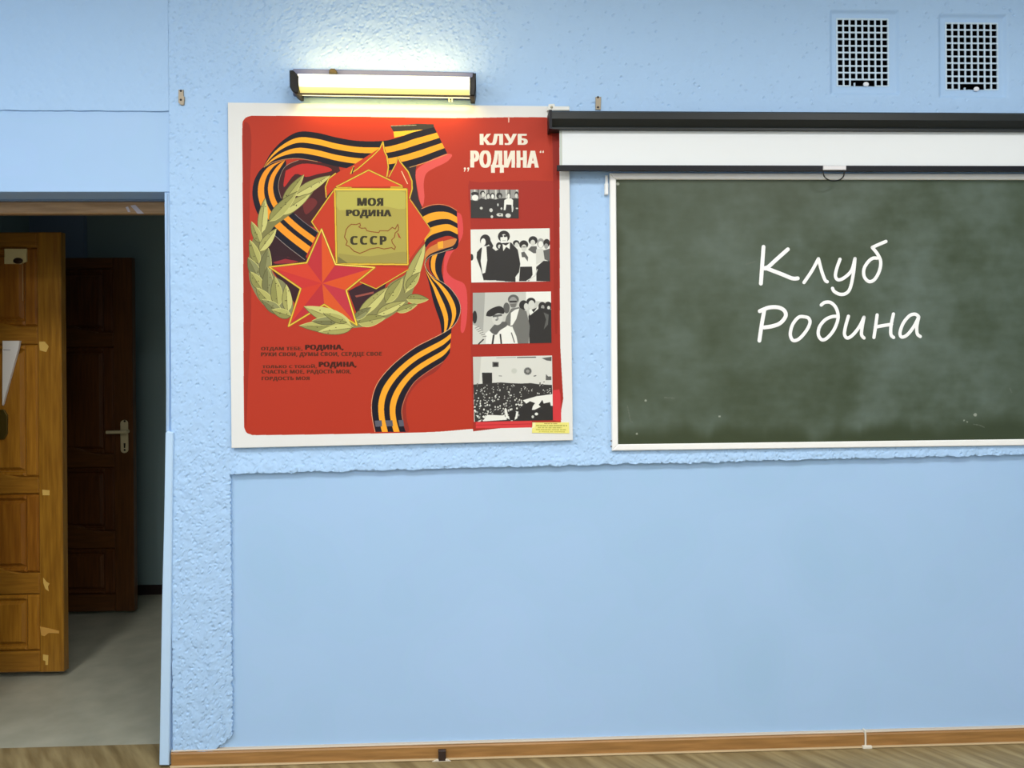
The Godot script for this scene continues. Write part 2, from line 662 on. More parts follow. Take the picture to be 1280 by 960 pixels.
		box(s, Vector3(v[4] + q, v[5] + q, -0.172), Vector3(v[4] + 2 * q, v[7] - q, -0.002))
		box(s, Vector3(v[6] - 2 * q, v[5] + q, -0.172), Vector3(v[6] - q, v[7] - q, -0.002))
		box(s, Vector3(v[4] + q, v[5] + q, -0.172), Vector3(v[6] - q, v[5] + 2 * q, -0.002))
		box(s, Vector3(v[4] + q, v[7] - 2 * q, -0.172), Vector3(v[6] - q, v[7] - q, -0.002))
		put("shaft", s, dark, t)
		s = st()
		var kp := at([1082.5, 1220.5][n], [105.5, 111.5][n], 0.008)
		ball(s, kp, Vector3(0.011, 0.009, 0.006))
		put("knob", s, mat(c8(235, 240, 245), 0.5), t)
		s = st()
		prism(s, rect2(kp.x - 0.042, kp.y - 0.006, kp.x - 0.037, kp.y + 0.008), -0.004, 0.003, 0.001)
		put("broken_stub", s, wh, t)

func ball(s: SurfaceTool, c: Vector3, r: Vector3, nu := 12, nv := 8) -> void:
	for i in nu:
		for j in nv:
			var p := []
			for e in [[i, j], [i + 1, j], [i + 1, j + 1], [i, j + 1]]:
				var a: float = TAU * e[0] / nu
				var t: float = PI * e[1] / nv - PI / 2
				p.append(c + Vector3(cos(t) * cos(a), sin(t), -cos(t) * sin(a)) * r)
			quad(s, p[0], p[1], p[2], p[3])

# -------------------------------------------------- the hall behind the doorway
func leaf(t: Node3D, m: Array, x0: float, y0: float, wd: float, ht: float, z: float) -> void:
	# stiles, rails with a raised hump, and panels with a raised field; the back is one board
	var d := 0.042
	var sw := 0.105
	var xs := x0 + wd
	for e in [[x0, x0 + sw], [xs - sw, xs]]:
		var s := st()
		prism(s, rect2(e[0], y0, e[1], y0 + ht), z - d, z, 0.004)
		put("stile", s, m[0], t)
	var a := x0 + sw
	var b := xs - sw
	var rails := [[0.0, 0.095, 0.0], [0.355, 0.45, 0.05], [0.81, 0.885, 0.05], [1.49, 1.57, 0.045], [1.93, ht, 0.0]]
	for r in rails:
		var p := PackedVector2Array([Vector2(a, y0 + r[0]), Vector2(b, y0 + r[0]), Vector2(b, y0 + r[1])])
		if r[2] > 0.0:
			for k in 15:
				var u := 1.0 - k / 14.0
				var f := lerpf(0.14, 0.86, u)
				p.append(Vector2(lerpf(a, b, f), y0 + r[1] + r[2] * pow(sin(PI * u), 1.3)))
		p.append(Vector2(a, y0 + r[1]))
		var s := st()
		prism(s, p, z - d + 0.003, z - 0.002, 0.006)
		put("rail", s, m[1], t)
	for k in 4:
		var lo: float = y0 + rails[k][1]
		var hi: float = y0 + rails[k + 1][0]
		var s := st()
		prism(s, rect2(a, lo, b, hi), z - d + 0.008, z - 0.018, 0.0)
		# a moulding all round, a groove, then the raised field
		var x1 := a + 0.004
		var x2 := b - 0.004
		var mw := 0.058
		var yl := lo + 0.004
		var yh := hi - 0.004
		for e in [[x1, yl, x1 + mw, yh], [x2 - mw, yl, x2, yh], [x1 + mw, yh - 0.022, x2 - mw, yh], [x1 + mw, yl, x2 - mw, yl + 0.022]]:
			prism(s, rect2(e[0], e[1], e[2], e[3]), z - 0.02, z - 0.004, 0.0085)
		prism(s, rect2(x1 + mw + 0.008, yl + 0.03, x2 - mw - 0.008, yh - 0.03), z - 0.02, z - 0.003, 0.0125)
		put("panel", s, m[2 + k % 2], t)

func build_hall() -> void:
	var hl := at(207, 400).x
	var hr := at(-150, 400).x
	var zb := -2.0
	var tz := flat(100, 932.5).z
	var hx0 := at(77.5, 560, -0.78).x - 0.815
	var hx1 := -1.0
	var grey := mat(c8(128, 150, 150), 0.7)
	var bluish := mat(c8(122, 142, 166), 0.7)
	var s := st()
	box(s, Vector3(hx0, 0, zb - 0.15), Vector3(hx1, 2.9, zb))
	tag(put("wall_hall_back", s, grey), "grey green far wall of the dim hall beyond the doorway", "wall", "", "structure")
	s = st()
	var px := at(105, 300, zb + 0.04).x
	box(s, Vector3(hx0, 0, zb), Vector3(px, 2.9, zb + 0.04))
	tag(put("wall_hall_pier", s, bluish), "bluish pier of the hall wall behind the orange door", "wall", "", "structure")
	s = st()
	box(s, Vector3(hx0 - 0.15, 0, zb - 0.15), Vector3(hx0, 2.9, -WT))
	tag(put("wall_hall_left", s, grey), "plain left wall of the dim hall", "wall", "", "structure")
	s = st()
	box(s, Vector3(hx1, 0, zb - 0.15), Vector3(hx1 + 0.15, 2.9, -WT))
	tag(put("wall_hall_right", s, grey), "plain right wall of the dim hall", "wall", "", "structure")
	s = st()
	box(s, Vector3(hx0 - 0.15, 2.9, zb - 0.15), Vector3(hx1 + 0.15, 3.0, -WT))
	tag(put("ceiling_hall", s, grey), "plain ceiling of the dim hall", "ceiling", "", "structure")
	var hall := thing("hall_light", "small round ceiling light of the dim hall", "ceiling light", Vector3(-1.75, 2.9, -1.1))
	s = st()
	for k in 24:
		var e0 := Vector3(cos(TAU * k / 24), 0, -sin(TAU * k / 24)) * 0.12
		var e1 := Vector3(cos(TAU * (k + 1) / 24), 0, -sin(TAU * (k + 1) / 24)) * 0.12
		var c := Vector3(-1.75, 2.86, -1.1)
		tri(s, c, c + e1, c + e0)
		quad(s, c + e0, c + e1, c + e1 + Vector3(0, 0.039, 0), c + e0 + Vector3(0, 0.039, 0))
	var hg := mat(c8(240, 236, 226), 0.5)
	hg.emission_enabled = true
	hg.emission = Color(1.0, 0.96, 0.9)
	hg.emission_energy_multiplier = 0.1
	put("shade", s, hg, hall)
	var hlamp := AreaLight3D.new()
	hlamp.name = "light"
	hlamp.area_size = Vector2(0.2, 0.2)
	hlamp.light_energy = 0.045
	hlamp.area_range = 8.0
	hlamp.area_attenuation = 2.0
	hlamp.shadow_enabled = true
	hlamp.rotation.x = -PI / 2
	hlamp.position = Vector3(0, -0.045, 0)
	hall.add_child(hlamp)
	var lino := mat(Color.WHITE, 0.5, 0.0, 0.4)
	lino.albedo_texture = noise_tex(0.01, c8(160, 159, 140), c8(180, 178, 158), 77)
	lino.uv1_triplanar = true
	s = st()
	box(s, Vector3(hr, -0.1, -WT), Vector3(hl, -0.002, tz))
	box(s, Vector3(hx0, -0.1, zb), Vector3(hx1, -0.002, -WT))
	tag(put("floor_hall", s, lino), "grey linoleum floor of the dim hall past the threshold", "floor", "", "structure")
	s = st()
	box(s, Vector3(px, -0.002, zb), Vector3(hx1, 0.055, zb + 0.015))
	tag(put("baseboard_hall", s, mat(c8(34, 24, 22), 0.6)), "dark skirting at the foot of the hall's far wall", "baseboard", "", "structure")

	# the door with its frame in the wall and the pine leaf swung into the hall
	var pine := [wood(c8(128, 84, 20), c8(168, 120, 38), 61, 0.3), wood(c8(128, 84, 22), c8(164, 114, 38), 62, 0.3), wood(c8(132, 84, 20), c8(178, 124, 40), 63, 0.3), wood(c8(124, 74, 18), c8(162, 106, 32), 64, 0.3)]
	for k in [1]: pine[k].uv1_scale = Vector3(0.5, 5.0, 5.0)
	var ft := at(110, 253, -0.166)
	var fb := at(110, 268, -0.166)
	var zl := -0.78
	var d1 := struct_root("door_1", "varnished orange pine panel door standing open into the hall at the left edge", Vector3(hr, 0, -WT))
	var fw := wood(c8(150, 112, 70), c8(186, 148, 104), 66, 0.45)
	fw.uv1_scale = Vector3(0.5, 5.0, 5.0)
	s = st()
	prism(s, rect2(hr + 0.002, fb.y, hl - 0.004, ft.y), -WT + 0.001, -0.152, 0.003)
	put("frame_head", s, fw, d1)
	s = st()
	prism(s, rect2(hr + 0.002, ft.y, hl - 0.002, at(110, 240).y - 0.001), -WT + 0.001, -0.13, 0.0)
	put("head_packing", s, mat(c8(120, 140, 165), 0.7), d1)
	s = st()
	prism(s, rect2(hr + 0.001, 0, hr + 0.05, fb.y - 0.001), -WT + 0.001, -0.152, 0.003)
	put("frame_jamb", s, fw, d1)
	# scraped paint on the frame head
	s = st()
	for q in [[157, 259, 160, 258, 163, 265, 160, 265], [163, 257, 169, 256, 180, 267, 172, 267], [205, 255, 208, 255, 208, 261, 206, 260]]:
		prism(s, pix(q, -0.1515), -0.153, -0.1512)
	put("scraped_paint", s, mat(c8(190, 180, 185), 0.8), d1)
	var lr := at(77.5, 560, zl)
	var lb := at(77, 840, zl).y
	var ltp := at(77, 290, zl).y
	leaf(d1, pine, hx0 + 0.003, lb, lr.x - hx0 - 0.003, ltp - lb, zl)
	# fittings and wear
	var ivory := mat(c8(222, 206, 150), 0.5)
	s = st()
	prism(s, pix([6, 311, 33.5, 311, 33.5, 327, 27, 330, 6, 330], zl), zl - 0.004, zl + 0.004, 0.001)
	put("latch_plate", s, ivory, d1)
	s = st()
	var lp := at(22.5, 326, zl + 0.006)
	ball(s, lp, Vector3(0.022, 0.014, 0.008))
	put("latch_knob", s, mat(c8(50, 30, 14), 0.4), d1)
	s = st()
	tube(s, PackedVector3Array([at(28, 328, zl + 0.004), at(28.3, 350, zl + 0.005), at(28.5, 376, zl + 0.004)]), 0.0018, 6)
	put("string", s, mat(c8(176, 140, 90), 0.7), d1)
	s = st()
	prism(s, pix([-6, 512, 5, 512, 9.5, 519, 9.5, 542, 5, 549.5, -6, 549.5], zl + 0.002), zl - 0.004, zl + 0.006, 0.002)
	put("lock_plate", s, mat(c8(96, 80, 34), 0.4, 0.6), d1)
	for q in [[53, 612, 62, 613, 62, 619, 53.5, 619], [54, 722, 58, 727, 62, 729.5, 60, 733, 61, 739, 57, 736, 54.5, 729], [54, 818, 60.5, 819, 60, 831, 57, 831, 57, 826, 54, 825], [49, 427, 56, 427, 61, 433, 58, 440, 50, 438]]:
		s = st()
		prism(s, pix(q, zl), zl - 0.001, zl + 0.0015)
		put("bare_patch", s, mat(c8(214, 176, 92), 0.7), d1)
	s = st()
	prism(s, pix([50, 783, 60, 785, 74, 788.5, 74, 791.5, 61, 791, 56, 795, 52, 794], zl), zl - 0.001, zl + 0.002)
	put("split", s, mat(c8(200, 150, 70), 0.7), d1)
	# the folded paper on the door
	s = st()
	prism(s, pix([3.5, 426, 25, 426, 23, 436, 4, 505, 3.2, 507], zl + 0.012), zl + 0.001, zl + 0.014, 0.0)
	var paper := thing("paper_sheet", "white folded paper triangle hanging on the orange pine door", "paper", at(14, 506, zl))
	put("sheet", s, mat(c8(226, 222, 216), 0.8), paper)
	s = st()
	prism(s, pix([4, 436.5, 13, 437, 13, 438.2, 4, 438], zl + 0.0145), zl + 0.0141, zl + 0.0148)
	put("crease", s, mat(c8(176, 172, 170), 0.8), paper)

	# the dark door further back
	var z2 := -1.62
	var a2 := at(168, 764, z2)
	var top2 := at(120, 322, z2).y
	var dk := [wood(c8(70, 42, 20), c8(100, 62, 28), 71, 0.35), wood(c8(72, 44, 20), c8(98, 60, 28), 72, 0.35), wood(c8(66, 38, 18), c8(104, 62, 28), 73, 0.35), wood(c8(62, 36, 18), c8(96, 56, 28), 74, 0.35)]
	dk[1].uv1_scale = Vector3(0.5, 5.0, 5.0)
	var d2 := struct_root("door_2", "dark brown panel door with a brass lever handle, ajar deeper in the hall", Vector3(a2.x - 0.4, 0, z2))
	leaf(d2, dk, a2.x - 0.82, a2.y, 0.82, top2 - a2.y, z2)
	var brass := mat(c8(214, 202, 160), 0.35, 0.15)
	s = st()
	var pl := PackedVector2Array()
	var c0 := at(155.8, 545.5, z2)
	for k in 24:
		var a := TAU * k / 24
		pl.append(Vector2(c0.x + 0.021 * cos(a), c0.y + (0.072 if sin(a) > 0 else -0.072) + 0.021 * sin(a)))
	prism(s, pl, z2 - 0.002, z2 + 0.009, 0.003)
	var hp := put("handle_plate", s, brass, d2)
	s = st()
	var h0 := at(155.5, 540, z2 + 0.045)
	var h1 := at(133, 540.5, z2 + 0.05)
	tube(s, PackedVector3Array([Vector3(h0.x, h0.y, z2 + 0.005), Vector3(h0.x, h0.y, z2 + 0.04)]), 0.011, 12)
	tube(s, PackedVector3Array([h0 + Vector3(0.008, 0, 0), h0.lerp(h1, 0.3), h0.lerp(h1, 0.7), h1]), 0.0095, 12)
	put("lever", s, brass, hp)
	s = st()
	prism(s, pix([154.5, 554, 157, 554, 156.6, 560, 154.8, 560], z2 + 0.009), z2 + 0.006, z2 + 0.0095)
	for y in [526.5, 562.5]:
		ball(s, at(155.8, y, z2 + 0.009), Vector3(0.006, 0.006, 0.002))
	put("keyhole", s, mat(c8(30, 24, 18), 0.5), hp)

# -------------------------------------------------- chalkboard
func build_chalkboard() -> void:
	var z := 0.032
	var tl := at(762, 218, z)
	var bl := at(765.5, 561.5, z)
	var width := 2.05
	var slope := 0.0
	var yt := at(1000, 216.5, z).y
	var yb := at(1000, 560.5, z).y
	var x0 := (tl.x + bl.x) / 2
	var x1 := x0 + width
	var t := thing("chalkboard", "green chalkboard in a white frame with chalk writing under the projection screen", "chalkboard", Vector3((x0 + x1) / 2, yb, 0))
	var cream := mat(c8(244, 244, 240), 0.5)
	var fw := 0.0225
	var s := st()
	# rails with mitred ends
	prism(s, PackedVector2Array([Vector2(x0, yt), Vector2(x1, yt), Vector2(x1 - fw, yt - fw), Vector2(x0 + fw, yt - fw)]), ZP - 0.006, z, 0.003)
	put("top_rail", s, cream, t)
	s = st()
	prism(s, PackedVector2Array([Vector2(x0, yb), Vector2(x1, yb), Vector2(x1 - fw, yb + fw), Vector2(x0 + fw, yb + fw)]), ZP - 0.006, z, 0.003)
	put("bottom_rail", s, cream, t)
	s = st()
	prism(s, PackedVector2Array([Vector2(x0, yb), Vector2(x0 + fw, yb + fw), Vector2(x0 + fw, yt - fw), Vector2(x0, yt)]), ZP - 0.006, z, 0.003)
	put("side_rail", s, cream, t)
	s = st()
	prism(s, PackedVector2Array([Vector2(x1, yb), Vector2(x1 - fw, yb + fw), Vector2(x1 - fw, yt - fw), Vector2(x1, yt)]), ZP - 0.006, z, 0.003)
	put("side_rail", s, cream, t)
	# writing surface with smeared chalk dust
	var n := FastNoiseLite.new()
	n.frequency = 1.0
	n.fractal_octaves = 4
	n.seed = 5
	var w := 1024
	var h := 512
	var data := PackedByteArray()
	data.resize(w * h * 3)
	var k := 0
	for j in h:
		for i in w:
			var u := float(i) / w * width
			var v := float(j) / h
			var a := n.get_noise_2d(u * 2.6, v * 2.6) + 0.22 * n.get_noise_2d(u * 5 + 40.0, v * 20.0) + 0.25 * n.get_noise_2d(u * 14.0, v * 14.0 + 7.0)
			var clean := smoothstep(0.9, 0.97, v + 0.06 * n.get_noise_2d(u * 4.0, 80.0)) + smoothstep(0.06, 0.0, u + 0.06 * n.get_noise_2d(v * 5.0, 30.0)) + 0.6 * smoothstep(0.04, 0.0, v)
			var dust := clampf(0.62 + a * 0.55, 0.0, 1.0) * (1.0 - clampf(clean, 0.0, 1.0))
			var mid := smoothstep(0.15, 1.1, u) * smoothstep(1.9, 1.2, u)
			dust *= 0.78 + 0.22 * mid
			data[k] = int(lerpf(56, 96, dust))
			data[k + 1] = int(lerpf(66, 109, dust))
			data[k + 2] = int(lerpf(43, 99, dust))
			k += 3
	var p := Paint.new(4, 4, Color.BLACK)
	p.im = Image.create_from_data(w, h, false, Image.FORMAT_RGB8, data)
	var ppm := w / width
	for q in [[1219, 520, 3.2], [1205, 527, 1.6], [1209, 529, 1.3], [794, 544, 2.0], [898, 522, 2.0], [805, 502, 2.0], [770, 228, 3.0]]:
		var e := at(q[0], q[1], 0.02)
		p.ell((e.x - x0) * ppm, (yt - e.y) / (yt - yb) * h, q[2], q[2], c8(150, 156, 142))
	for q in [[782, 508, 786, 528], [786, 528, 789, 530], [1217, 532, 1224, 533], [1224, 533, 1231, 536], [828, 498, 842, 499], [1262, 486, 1265, 492], [930, 330, 944, 326], [1076, 332, 1100, 324], [1130, 395, 1136, 388]]:
		var a := at(q[0], q[1], 0.02)
		var b := at(q[2], q[3], 0.02)
		p.line(PackedVector2Array([Vector2((a.x - x0) * ppm, (yt - a.y) / (yt - yb) * h), Vector2((b.x - x0) * ppm, (yt - b.y) / (yt - yb) * h)]), 1.4, c8(98, 105, 92))
	s = st()
	sheet(s, PackedVector2Array([Vector2(x0 + 0.006, yt - 0.006), Vector2(x1 - 0.006, yt - 0.006), Vector2(x1 - 0.006, yb + 0.006), Vector2(x0 + 0.006, yb + 0.006)]), ZP - 0.004, 0.023)
	var sm := picture(p, 0.42)
	sm.metallic_specular = 0.4
	put("writing_surface", s, sm, t)
	# writing
	var chalk := mat(c8(250, 250, 248), 0.9)
	var lines := [
		[[232, 122, 225, 220, 218, 318], [362, 135, 300, 190, 262, 225, 240, 238], [242, 234, 330, 268, 385, 290, 415, 290]],
		[[448, 312, 490, 250, 525, 185], [525, 185, 542, 250, 560, 298, 572, 308]],
		[[640, 188, 622, 240, 616, 280, 632, 298, 665, 285, 702, 247, 720, 184], [720, 184, 712, 260, 695, 340, 672, 370, 640, 375, 610, 360, 600, 343]],
		[[885, 93, 845, 110, 812, 125], [812, 125, 840, 160, 857, 200, 850, 250, 825, 295, 795, 307, 770, 282, 768, 240, 790, 202, 815, 183, 838, 182]],
		[[236, 460, 222, 540, 210, 622], [212, 465, 260, 446, 310, 445, 343, 462, 350, 492, 322, 528, 280, 545, 235, 552]],
		[[452, 495, 420, 497, 388, 535, 375, 585, 385, 617, 405, 621, 432, 604, 465, 562, 480, 525, 472, 502, 452, 495]],
		[[540, 432, 560, 418, 592, 420, 620, 450, 630, 500, 610, 560, 575, 605, 545, 618, 525, 592, 530, 550, 560, 512, 595, 495, 624, 492]],
		[[685, 492, 670, 545, 664, 588, 680, 608, 710, 590, 745, 545, 768, 497], [768, 497, 758, 550, 755, 590, 768, 608]],
		[[838, 485, 830, 545, 821, 605], [828, 550, 870, 542, 915, 535], [925, 480, 912, 545, 912, 590, 926, 605]],
		[[1058, 492, 1040, 481, 1010, 490, 977, 530, 960, 580, 970, 603, 1000, 590, 1035, 545, 1060, 496], [1060, 496, 1050, 545, 1052, 585, 1068, 600]]]
	for li in lines.size():
		s = st()
		for stroke in lines[li]:
			var c := smooth(v2(stroke), 6)
			var path := PackedVector3Array()
			for q in c:
				path.append(at(900 + q.x / 4.2667, 280 + q.y / 4.2667, 0.0234))
			var rad := 0.0072 if li in [0, 4] else 0.0062
			tube(s, path, rad, 8, 0.1)
			for e in [path[0], path[path.size() - 1]]:
				ball(s, e, Vector3(rad, rad, rad * 0.1), 12, 6)
		put("chalk_letter", s, chalk, t)
	# corner screws and the small clip at the top corner
	s = st()
	for q in [[764, 551], [764, 558]]:
		ball(s, at(q[0], q[1], z), Vector3(0.003, 0.003, 0.0015), 8, 6)
	put("screws", s, mat(c8(120, 116, 108), 0.4, 0.6), t)
	s = st()
	prism(s, pix([756, 229, 760.5, 229, 760.5, 243, 756, 243], 0.03), ZP - 0.004, 0.03, 0.002)
	prism(s, pix([756.8, 219, 759.8, 219, 759.8, 229, 756.8, 229], 0.026), ZP - 0.004, 0.026, 0.001)
	put("hinge_clip", s, mat(c8(236, 238, 236), 0.5), t)

# -------------------------------------------------- projection screen
func build_screen() -> void:
	var zf := 0.105
	var zs := 0.066
	var c0 := at(688.5, 138, zf)
	var c1 := at(691, 160.5, zf)
	var xc := at(1043, 150, zf).x
	var x0 := c0.x
	var x1 := 2 * xc - x0
	var yt := at(1000, 139, zf).y
	var yb := at(1000, 160.5, zf).y
	var t := thing("projection_screen", "rolled-up white projection screen with black casing hung over the chalkboard", "projection screen", Vector3(xc, yb, 0))
	var black := mat(c8(34, 38, 38), 0.45, 0.0, 0.4)
	var ink := mat(c8(18, 19, 26), 0.5, 0.0, 0.35)
	var s := st()
	# casing: a profile in y,z drawn along x
	var prof := [[0.034, yb], [0.034, yt], [0.096, yt], [zf, yt - 0.007], [zf, yt - 0.03], [0.083, yb + 0.009], [0.086, yb + 0.006], [0.086, yb], [0.075, yb]]
	for i in prof.size():
		var a: Array = prof[i]
		var b: Array = prof[(i + 1) % prof.size()]
		quad(s, Vector3(x0, a[1], a[0]), Vector3(x0, b[1], b[0]), Vector3(x1, b[1], b[0]), Vector3(x1, a[1], a[0]))
	put("casing", s, black, t)
	for e in [[x0 - 0.006, x0 + 0.004], [x1 - 0.004, x1 + 0.006]]:
		s = st()
		box(s, Vector3(e[0], yb - 0.004, 0.031), Vector3(e[1], yt + 0.001, zf + 0.001))
		put("end_cap", s, ink, t)
	# fabric and its black border
	var f0 := at(699.5, 190, zs).x
	var f1 := 2 * xc - f0
	var yf := at(1000, 207.6, zs).y
	s = st()
	box(s, Vector3(f0, yf - 0.002, zs - 0.0012), Vector3(f1, yb + 0.01, zs))
	put("screen_fabric", s, mat(c8(232, 236, 236), 0.75), t)
	s = st()
	box(s, Vector3(f0 + 0.001, yf + 0.001, zs - 0.004), Vector3(f0 + 0.009, yb + 0.009, zs + 0.0006))
	put("hem", s, mat(c8(196, 202, 192), 0.75), t)
	var y1 := at(1000, 213.4, zs + 0.008).y
	s = st()
	var b0 := at(696.5, 210, zs + 0.008).x
	box(s, Vector3(b0, y1, zs - 0.008), Vector3(2 * xc - b0, yf, zs + 0.008))
	put("bottom_bar", s, ink, t)
	s = st()
	prism(s, pix([1029.5, 207, 1058, 207, 1058, 212.4, 1029.5, 212.4], zs + 0.014), zs - 0.01, zs + 0.014, 0.002)
	var tab := put("pull_tab", s, mat(c8(228, 226, 226), 0.5), t)
	s = st()
	var c := smooth(v2([1029, 213, 1030, 220, 1035, 224.5, 1042, 226, 1050, 224.5, 1054.5, 220, 1055.5, 213]), 5)
	var path := PackedVector3Array()
	for q in c:
		path.append(at(q.x, q.y, zs + 0.006))
	tube(s, path, 0.0022, 8)
	put("pull_ring", s, mat(c8(40, 42, 44), 0.4, 0.6), tab)
	# hanging bracket at the left end
	s = st()
	prism(s, pix([686, 130, 693, 129.5, 694, 133, 712, 133, 712, 138, 684, 138], 0.05), 0.0345, 0.05, 0.002)
	put("bracket", s, mat(c8(230, 230, 222), 0.5), t)
	s = st()
	ball(s, at(689.5, 134, 0.051), Vector3(0.005, 0.005, 0.003))
	put("bracket_screw", s, mat(c8(170, 165, 140), 0.4, 0.5), t)

# -------------------------------------------------- the lamp over the poster
func build_lamp() -> void:
	var lc := at(479.5, 106, 0.09)
	var t := thing("wall_lamp", "lit fluorescent wall lamp with dark end caps above the red poster", "wall lamp", Vector3(lc.x, lc.y, 0))
	var zc := 0.07
	var a := at(374, 105.5, zc)
	var b := at(587, 109.3, zc)
	var dir := (b - a).normalized()
	var upv := Vector3(-dir.y, dir.x, 0)
	var r := 0.0345
	var glow := mat(c8(255, 252, 240), 0.4)
	glow.emission_enabled = true
	glow.emission = Color(1.0, 0.97, 0.8)
	glow.emission_energy_multiplier = 1.05
	# diffuser: a half-round trough, the flat side to the wall
	var s := st()
	var sec := []
	for k in 17:
		var th := lerpf(-PI / 2, PI / 2, k / 16.0)
		sec.append(Vector2(sin(th) * r, cos(th) * r * 1.15))
	sec.append(Vector2(r * 0.96, -0.02))
	sec.append(Vector2(-r * 0.96, -0.02))
	var n := sec.size()
	var lip := st()
	for k in n:
		var j := (k + 1) % n
		var p0: Vector3 = a + upv * sec[k].x + Vector3.BACK * sec[k].y
		var p1: Vector3 = a + upv * sec[j].x + Vector3.BACK * sec[j].y
		quad(lip if k < 5 else s, p1, p0, p0 + (b - a), p1 + (b - a))
	put("diffuser", s, glow, t)
	var amber := mat(c8(250, 236, 170), 0.4)
	amber.emission_enabled = true
	amber.emission = Color(1.0, 0.93, 0.55)
	amber.emission_energy_multiplier = 0.8
	put("diffuser_lip", lip, amber, t)
	# back channel on the wall
	var metal := mat(c8(104, 114, 146), 0.7, 0.0, 0.2)
	s = st()
	prism(s, pix([367, 87, 592, 91.5, 592, 124, 367, 119.5], 0.03), ZP + 0.006, 0.04, 0.003)
	put("back_channel", s, metal, t)
	var cap := mat(c8(26, 24, 20), 0.5)
	s = st()
	prism(s, pix([362.8, 89.5, 367, 89, 372, 94, 374, 97, 374, 118, 370.5, 118.5, 366, 115, 363.2, 110], 0.1), 0.03, 0.115, 0.004)
	put("end_cap", s, cap, t)
	s = st()
	prism(s, pix([587.5, 99, 590.5, 97.5, 591, 93, 595, 93, 595.2, 112, 593.5, 121.5, 588, 121.5], 0.1), 0.03, 0.115, 0.004)
	put("end_cap", s, cap, t)
	s = st()
	prism(s, pix([372, 117, 588, 120.2, 588, 121.8, 372, 118.6], 0.1), 0.1, 0.11, 0.001)
	put("lower_rail", s, mat(c8(84, 76, 52), 0.5), t)
	s = st()
	prism(s, pix([411.5, 92.5, 411.5, 88.5, 413.5, 86.2, 418.5, 86.2, 421, 89, 421.5, 92.7], 0.06), 0.03, 0.066, 0.003)
	put("switch_knob", s, mat(c8(60, 56, 36), 0.6), t)
	s = st()
	for x in [561.5, 565]:
		tube(s, PackedVector3Array([at(x, 120, 0.06), at(x, 127.5, 0.055)]), 0.0026, 8)
	put("cord_stub", s, mat(c8(215, 212, 205), 0.5), t)
	# its light, sent up and down along the wall
	var mid := (a + b) / 2
	for e in [[1.0, 0.125], [-1.0, 0.09]]:
		var l := AreaLight3D.new()
		l.name = "light"
		l.area_size = Vector2(0.58, 0.03)
		l.light_energy = e[1]
		l.light_color = Color(1.0, 0.8, 0.45) if e[0] > 0 else Color(1.0, 0.86, 0.35)
		l.area_range = 10.0
		l.area_attenuation = 2.0
		l.shadow_enabled = true
		var y: Vector3 = (upv * e[0] + Vector3(0, 0, -0.12 if e[0] > 0 else -0.35)).normalized()
		l.basis = Basis.looking_at(y, Vector3.BACK)
		l.position = mid + upv * e[0] * (r + 0.004) + Vector3(0, 0, 0.03 if e[0] > 0 else 0.012) - t.position
		t.add_child(l)

# -------------------------------------------------- poster
func ribbon(p: Paint, a: Array, b: Array, dark: Color, gold: Color, bands := [0.0, 0.21, 0.41, 0.6, 0.8, 1.0]) -> void:
	var e0 := smooth(v2(a), 5)
	var e1 := smooth(v2(b), 5)
	for k in 5:
		var q := PackedVector2Array()
		for i in e0.size():
			q.append(e0[i].lerp(e1[i], bands[k]))
		for i in range(e0.size() - 1, -1, -1):
			q.append(e0[i].lerp(e1[i], bands[k + 1]))
		p.polyv(q, dark if k % 2 == 0 else gold)

func leaf_print(p: Paint, x0: float, y0: float, x1: float, y1: float, w: float, light := 0) -> void:
	var a := Vector2(x0, y0)
	var b := Vector2(x1, y1)
	var n := Vector2(-(b - a).y, (b - a).x).normalized() * w * 0.66
	var l := PackedVector2Array()
	var m := PackedVector2Array()
	for k in 9:
		var t := k / 8.0
		var f := pow(sin(PI * pow(t, 0.75)), 0.8)
		l.append(a.lerp(b, t) + n * f)
		m.append(a.lerp(b, t) - n * f)
	var full := l.duplicate()
	for k in range(8, -1, -1): full.append(m[k])
	var cols := [[c8(176, 172, 98), c8(142, 140, 78)], [c8(200, 196, 118), c8(164, 160, 92)], [c8(140, 140, 92), c8(116, 116, 74)]]
	p.polyv(full, cols[light][0])
	var half := PackedVector2Array([a])
	for k in range(0, 9): half.append(m[k])
	half.append(b)
	p.polyv(half, cols[light][1])
	p.line(l, 0.7, c8(206, 200, 120))
	p.line(m, 0.7, c8(90, 84, 50))
	p.line(PackedVector2Array([a, a.lerp(b, 0.85)]), 0.6, c8(110, 104, 60))
	for k in 3:
		var t := rng.randf_range(0.2, 0.8)
		var c := a.lerp(b, t) + n * rng.randf_range(-0.5, 0.5)
		p.ell(c.x, c.y, 0.8, 0.6, c8(92, 84, 44))

func gold_line(p: Paint, a: Array, w: float, closed := true) -> void:
	var v := v2(a)
	if closed: v.append(v[0])
	p.line(v, w * 1.6, c8(128, 104, 34))
	p.line(v, w, c8(226, 186, 60))

